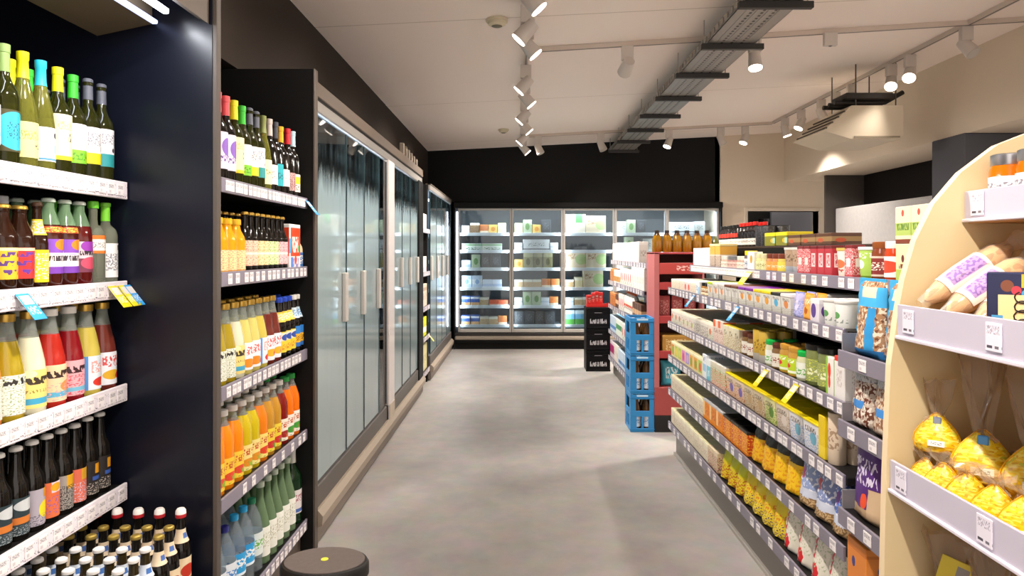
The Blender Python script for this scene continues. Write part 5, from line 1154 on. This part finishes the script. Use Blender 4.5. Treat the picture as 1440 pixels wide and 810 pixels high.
o = put(pouch('turquoise bag', .17,.1,.20, A('3fa8c0',('text',.2,.8,.3,.75,'d8ecf0',4,3.5,.5)), 81), 1.235, 5.58, .362, 0, 'turquoise bag at the bottom of the red display', None)

# ------------------------------------------------------------------ wooden display with curved end panel
M_ply = mat('dcc79c', .5, noise=.06, nscale=5); M_ply2 = mat('a87c46', .6, noise=.05, nscale=5)
M_plexi = art('c2bccb', ('band',.0,.06,'b3adbd'), rough=.25)
wd = empty('wooden_display', 'pale plywood display with a rounded end panel at the right edge', 'display stand', (0,0,0))
WY = 1.50
edge = [(.79,0),(.795,.5),(.805,.95),(.815,1.20),(.83,1.31),(.845,1.39),(.87,1.475),(.91,1.555),(.97,1.625),(1.05,1.685),(1.14,1.720),(1.22,1.735)]
poly = edge+[(1.32,1.735),(1.32,0)]
MB().prism(poly, WY, WY+.021, 'y', 0, 1).build('end_panel', [M_ply, mat('ecd6b0', .5)], wd)
MB().prism(poly, .58, .60, 'y', 0, 1).build('end_panel', [M_ply, mat('ecd6b0', .5)], wd)
MB().box(1.30,.60,0,1.32,WY,1.735).build('back_panel', M_ply2, wd)
LW = [(1.530,.975,.052),(1.275,.828,.060),(.940,.812,.055),(.60,.81,.055)]
for z, x, h_ in LW:
    s = MB().box(x+.008,.60,z-.018,1.30,WY-.001,z,b=.002).build('shelf', M_ply2, wd)
    MB().box(x,.601,z-.012,x+.006,WY-.002,z+h_,b=.002).build('price_rail', M_plexi, s)
    MB().box(x-.006,.601,z-.016,x+.004,WY-.002,z-.008,b=.002).build('rail_foot', mat('d9d2de',.3), s)
    for y in (1.452, 1.19, .90): link('price_tag', TAGL if 'TAGL' in globals() else globals().setdefault('TAGL', MB().box(-.020,-.0012,-.025,.020,.0012,.025,0,.0006).mesh('price_tag', [A('e6e0ec',('text',.1,.9,.6,.9,'a8a0b0',6,4),('rect',.1,.45,.1,.2,'4a4450'),('rect',.6,.85,.1,.2,'6a6470'))])), s, (x-.002,y,z+h_*.5-.004), R(-90))
MB().box(.815,.60,0,.83,WY,.1).build('base', M_ply2, wd)
# jars on its top shelf
hj = jar('jar of orange spread with silver lid', .125, .036, lqd('c4690f'), silver, A('ebe6e8',('text',.2,.8,.55,.8,'8a8490',10,5),('disc',.6,.62,.06,'5a86b8',2.),('speck',0,.35,'d9ccb8',7,.55)))
recs = []
for r_, x in enumerate((1.035,1.115,1.195)):
    for c_, y in enumerate((1.445,1.365,1.285,1.205,1.125,1.045)):
        recs.append((put(hj, x, y, 1.531, R(-60+rng.uniform(-10,10))), hj, r_, c_))
for o, sk, r_, c_ in recs:
    o['label'] = '%s, %s, %s from end panel, wooden display' % (sk.desc, ROWN[r_], ordw(c_)); o['group'] = 'jars on the wooden display'
# pastry sleeves leaning on its second shelf
def sleeve(lab, p0, p1, r, seed):
    p0, p1 = Vector(p0), Vector(p1); d = p1-p0; L_ = d.length
    mb = MB(); rg = random.Random(seed)
    pr = [(.004,0),(r*.55,L_*.06),(r*.85,L_*.18),(r,L_*.4),(r*1.02,L_*.65),(r*.9,L_*.85),(r*.55,L_*.95),(.006,L_)]
    mb.lathe([(a, z) for a, z in pr], 18)
    o = mb.build('pastry_sleeve', A('e6bd7e',('speck',0,1,'cf9a58',3,.56)), None, p0)
    o.rotation_euler = d.to_track_quat('Z','Y').to_euler(); tag(o, lab, 'pastry', 'wrapped pastries on the wooden display')
    f = MB(); f.lathe([(.012,-.015),(r*.62,L_*.05),(r*.95,L_*.18),(r*1.08,L_*.4),(r*1.1,L_*.65),(r*.98,L_*.86),(r*.5,L_*.99),(r*.9,L_*1.14)], 18, cap0=False, cap1=False)
    for i in range(len(f.v)):
        x, y, z = f.v[i]; f.v[i] = (x+rg.uniform(-.0015,.0015), y+rg.uniform(-.0015,.0015), z)
    f.build('film', film('f7f0e4', .22, .10), o)
    lb = MB(); lb.lathe([(r*1.0,L_*.2),(r*1.12,L_*.42),(r*1.14,L_*.68)], 24, arc=120)
    lo = lb.build('sticker', A('efe6e0',('rect',.22,.78,.12,.92,'b394cc'),('text',.25,.75,.15,.9,'8a66b0',3,6,.52)), o)
    lo.rotation_euler = (0,0,R(-135))
    return o
sl = [sleeve('upper wrapped pastry with purple sticker leaning by the end panel', (.865,1.455,1.345), (1.045,1.455,1.462), .026, 1),
      sleeve('middle wrapped pastry with purple sticker', (.875,1.395,1.325), (1.035,1.40,1.430), .026, 2),
      sleeve('lower wrapped pastry partly behind the navy box', (.895,1.335,1.312), (1.05,1.345,1.410), .026, 3)]
bxs = empty('chocolate_box', 'navy box with cream panel and vertical script on the wooden display', 'box', (.932,1.25,1.277), R(-38))
MB().box(-.062,-.03,0,.062,.03,.135,b=.002).build('carton', A('1f2348',('disc',.25,.82,.08,'7a4630',1.),('rect',.42,.56,.80,.98,'e0b020'),('disc',.36,.76,.06,'d83a4a'),('disc',.47,.72,.05,'3f9ad0'),('disc',.85,.80,.10,'b87a54',1.),('disc',.7,.92,.06,'e8d8c4'),('rect',.14,.98,.0,.70,'ead39a'),('rect',.06,.20,.24,.42,'4a9ad0'),('disc',.05,.06,.10,'5a3424')), bxs)
sc_ = MB(); 
for (x0, n_) in ((-.012,5),(.022,4)):
    pts = []
    for k in range(n_*8+1):
        t_ = k/8; pts.append((x0+.010*math.sin(2*PI*t_)+.002*math.sin(7*t_), -.0312, .012+.0165*t_*(5/n_)+.006*math.cos(2*PI*t_)))
    sc_.path(pts, .0012, 5)
sc_.build('script', mat('2a1c1a',.5), bxs)
# yellow sweet bags on the third shelf
def eggbag(lab, x, y, z, r, rz, tiltx=0., tail=.12, sticker=True, clip=None, seed=1, lean=(0,0)):
    rg = random.Random(seed)
    pr = [(.02,0),(.62,.05),(.88,.18),(1.,.40),(.95,.62),(.76,.86),(.50,1.08),(.26,1.25),(.10,1.36)]
    mb = MB(); mb.lathe([(a*r, b*r*1.45) for a, b in pr], 26, sy=.55)
    for i in range(len(mb.v)):
        a, b, c = mb.v[i]; k = 1+rg.uniform(-.05,.05); mb.v[i] = (a*k, b*k, c)
    o = mb.build('sweet_bag', A('ecc21a',('speck',0,1,'f3da5c',6,.50),('speck',0,1,'d9a414',9,.60),('speck',.5,1,'c9c83a',5,.62), rough=.3, bump=.5), None, (x,y,z), rz)
    o.rotation_euler = (tiltx, lean[0], rz); tag(o, lab, 'sweets', 'yellow sweet bags on the wooden display')
    rm = MB(); pts = [(a*r*1.02*s_, -.002, b*r*1.45) for s_, rng_ in ((1,pr),) for a, b in rng_]+[(-a*r*1.02, -.002, b*r*1.45) for a, b in reversed(pr)]
    rm.path(pts, r*.035, 6); rm.build('bag_seam', A('e0a414', rough=.3), o)
    f = MB(); z1 = r*1.45*1.2
    f.lathe([(r*.42,z1*.86),(r*.20,z1*1.05),(r*.16,z1*1.12),(r*.5,z1*1.12+tail*.45),(r*.8,z1*1.12+tail)], 16, sy=.5, cap0=False, cap1=False)
    for i in range(len(f.v)):
        a, b, c = f.v[i]; f.v[i] = (a+rg.uniform(-.2,.2)*r, b+rg.uniform(-.2,.2)*r, c+rg.uniform(-.2,.2)*r)
    f.build('film_tail', film('f1e7d6', .15, .10), o)
    if sticker: MB().box(-r*.36,-r*.60,r*.34,r*.36,-r*.56,r*.62,b=.001).build('sticker', A('f2eee6',('text',.15,.85,.25,.75,'8a847c',6,3)), o)
    if clip: MB().box(-r*.16,-r*.34,r*1.42,r*.2,-r*.16,r*1.78,b=.003).build('clip', mat(clip,.4), o)
    return o
eggbag('smallest upright yellow sweet bag by the end panel', .882,1.445,1.022,.043,R(-35), R(-14), .07, True, '7f8796', 3)
eggbag('upright yellow sweet bag with blue clip in the middle', .925,1.365,.985,.054,R(-35), R(-10), .16, True, '4f9ad8', 4)
eggbag('upright yellow sweet bag at the right edge', .968,1.290,.985,.050,R(-30), R(-8), .15, True, None, 5)
low = [(.862,1.455,.943,.034,R(-60)),(.865,1.395,.942,.038,R(-40)),(.868,1.325,.942,.040,R(-30)),(.872,1.255,.942,.040,R(-50)),(.878,1.185,.942,.042,R(-40)),(.93,1.455,.942,.036,R(-20)),(.985,1.40,.942,.04,R(-20)),(1.0,1.34,.942,.042,R(-20)),(.95,1.22,.942,.042,R(-35))]
for i, (x, y, z, r, a) in enumerate(low): eggbag('yellow sweet bag at the front of the heap, %s from the end panel' % ordw(i) if i < 5 else 'yellow sweet bag behind in the heap, %s from the end panel' % ordw(i-5), x, y, z, r, a, R(-6), .02, i in (3,4), None, 20+i)
# bags on the lowest visible shelf
for i, (x, y, r) in enumerate(((.90,1.43,.055),(.93,1.33,.058),(1.0,1.42,.058),(.92,1.22,.058))):
    eggbag('yellow sweet bag on the lower shelf of the wooden display, %s from the end panel' % ordw(i), x, y, .602, r, R(-35), 0., .15, False, None, 40+i)
cd = tag(MB().box(-.028,-.0015,0,.028,.0015,.115,b=.001).build('hang_card', A('d8c23a',('rect',.1,.9,.05,.5,'efe8cc'),('text',.15,.85,.1,.45,'6a8a3a',4,4),('rect',.55,.95,.6,.95,'8f8a86')), loc=(.862,1.44,.722), rz=R(-40)), 'yellow and white header card on the lower shelf of the wooden display', 'card')
cd.location.z = .602; cd.rotation_euler = (R(0), R(14), R(-40)); cd.scale = (1.,1.,1.9)

# ------------------------------------------------------------------ kick stool in front of the second drinks bay
st = empty('kick_stool', 'round black kick stool with yellow sticker in front of the drinks shelf', 'stool', (-.645,2.256,0))
OV = .74
MB().lathe([(.205,.012),(.205,.05),(.19,.075),(.165,.09),(.14,.36),(.137,.375)], 40, sy=OV).build('body', mat('151313', .35), st)
MB().lathe([(.137,.375),(.145,.385),(.145,.418),(.139,.428),(.134,.430)], 40, sy=OV).build('top_rim', mat('1a1817', .5), st)
MB().lathe([(.132,.428),(.131,.4325),(.10,.4335),(.0001,.4335)], 40, sy=OV).build('tread', mat('645a55', .7, noise=.15, nscale=60), st)
MB().lathe([(.012,.4335),(.012,.4350),(.0001,.4350)], 16).build('sticker', mat('e8e04a', .5), st)
MB().lathe([(.19,0),(.207,.006),(.209,.03),(.205,.045)], 40, cap0=True, sy=OV).build('bumper_ring', mat('2a2726', .6), st)
t = empty('hatch_fill_light', 'small added fill light, unseen in the room behind the hatch', 'fill light', (3.8,10.55,2.9))  # added lamp, out of view, to brighten the space behind the hatch
MB().box(-.3,-.06,0,.3,.06,.05,b=.008).build('housing', M_white, t)
MB().box(-.28,-.045,-.006,.28,.045,0).build('diffuser', emit('fff3e2', 4.), t)
strip_light((0,0,-.02), .5, .1, 6, (1.,.93,.85), (0,0,0), t)
# ------------------------------------------------------------------ ambient light of the rest of the shop, camera, view
w = bpy.data.worlds.new('shop_ambient'); SC.world = w; w.use_nodes = True
bg = w.node_tree.nodes['Background']; bg.inputs['Color'].default_value = (1., .90, .82, 1); bg.inputs['Strength'].default_value = .9
cd_ = bpy.data.cameras.new('camera'); cam = bpy.data.objects.new('camera', cd_); COL.objects.link(cam)
cam.location = (0,0,1.45); cam.rotation_euler = (R(90),0,0)
cd_.sensor_width = 36; cd_.lens = 24; cd_.shift_x = -11/1440; cd_.shift_y = -51/1440; cd_.clip_start = .02; cd_.clip_end = 60
SC.camera = cam
vs = SC.view_settings; vs.view_transform = 'Standard'; vs.look = 'None'; vs.gamma = 1; vs.use_curve_mapping = False; vs.exposure = 1.04
SC.cycles.use_denoising = True
SC.cycles.max_bounces = 10; SC.cycles.transparent_max_bounces = 24; SC.cycles.transmission_bounces = 8
SC.cycles.caustics_reflective = False; SC.cycles.caustics_refractive = False
SC.cycles.sample_clamp_indirect = 6.
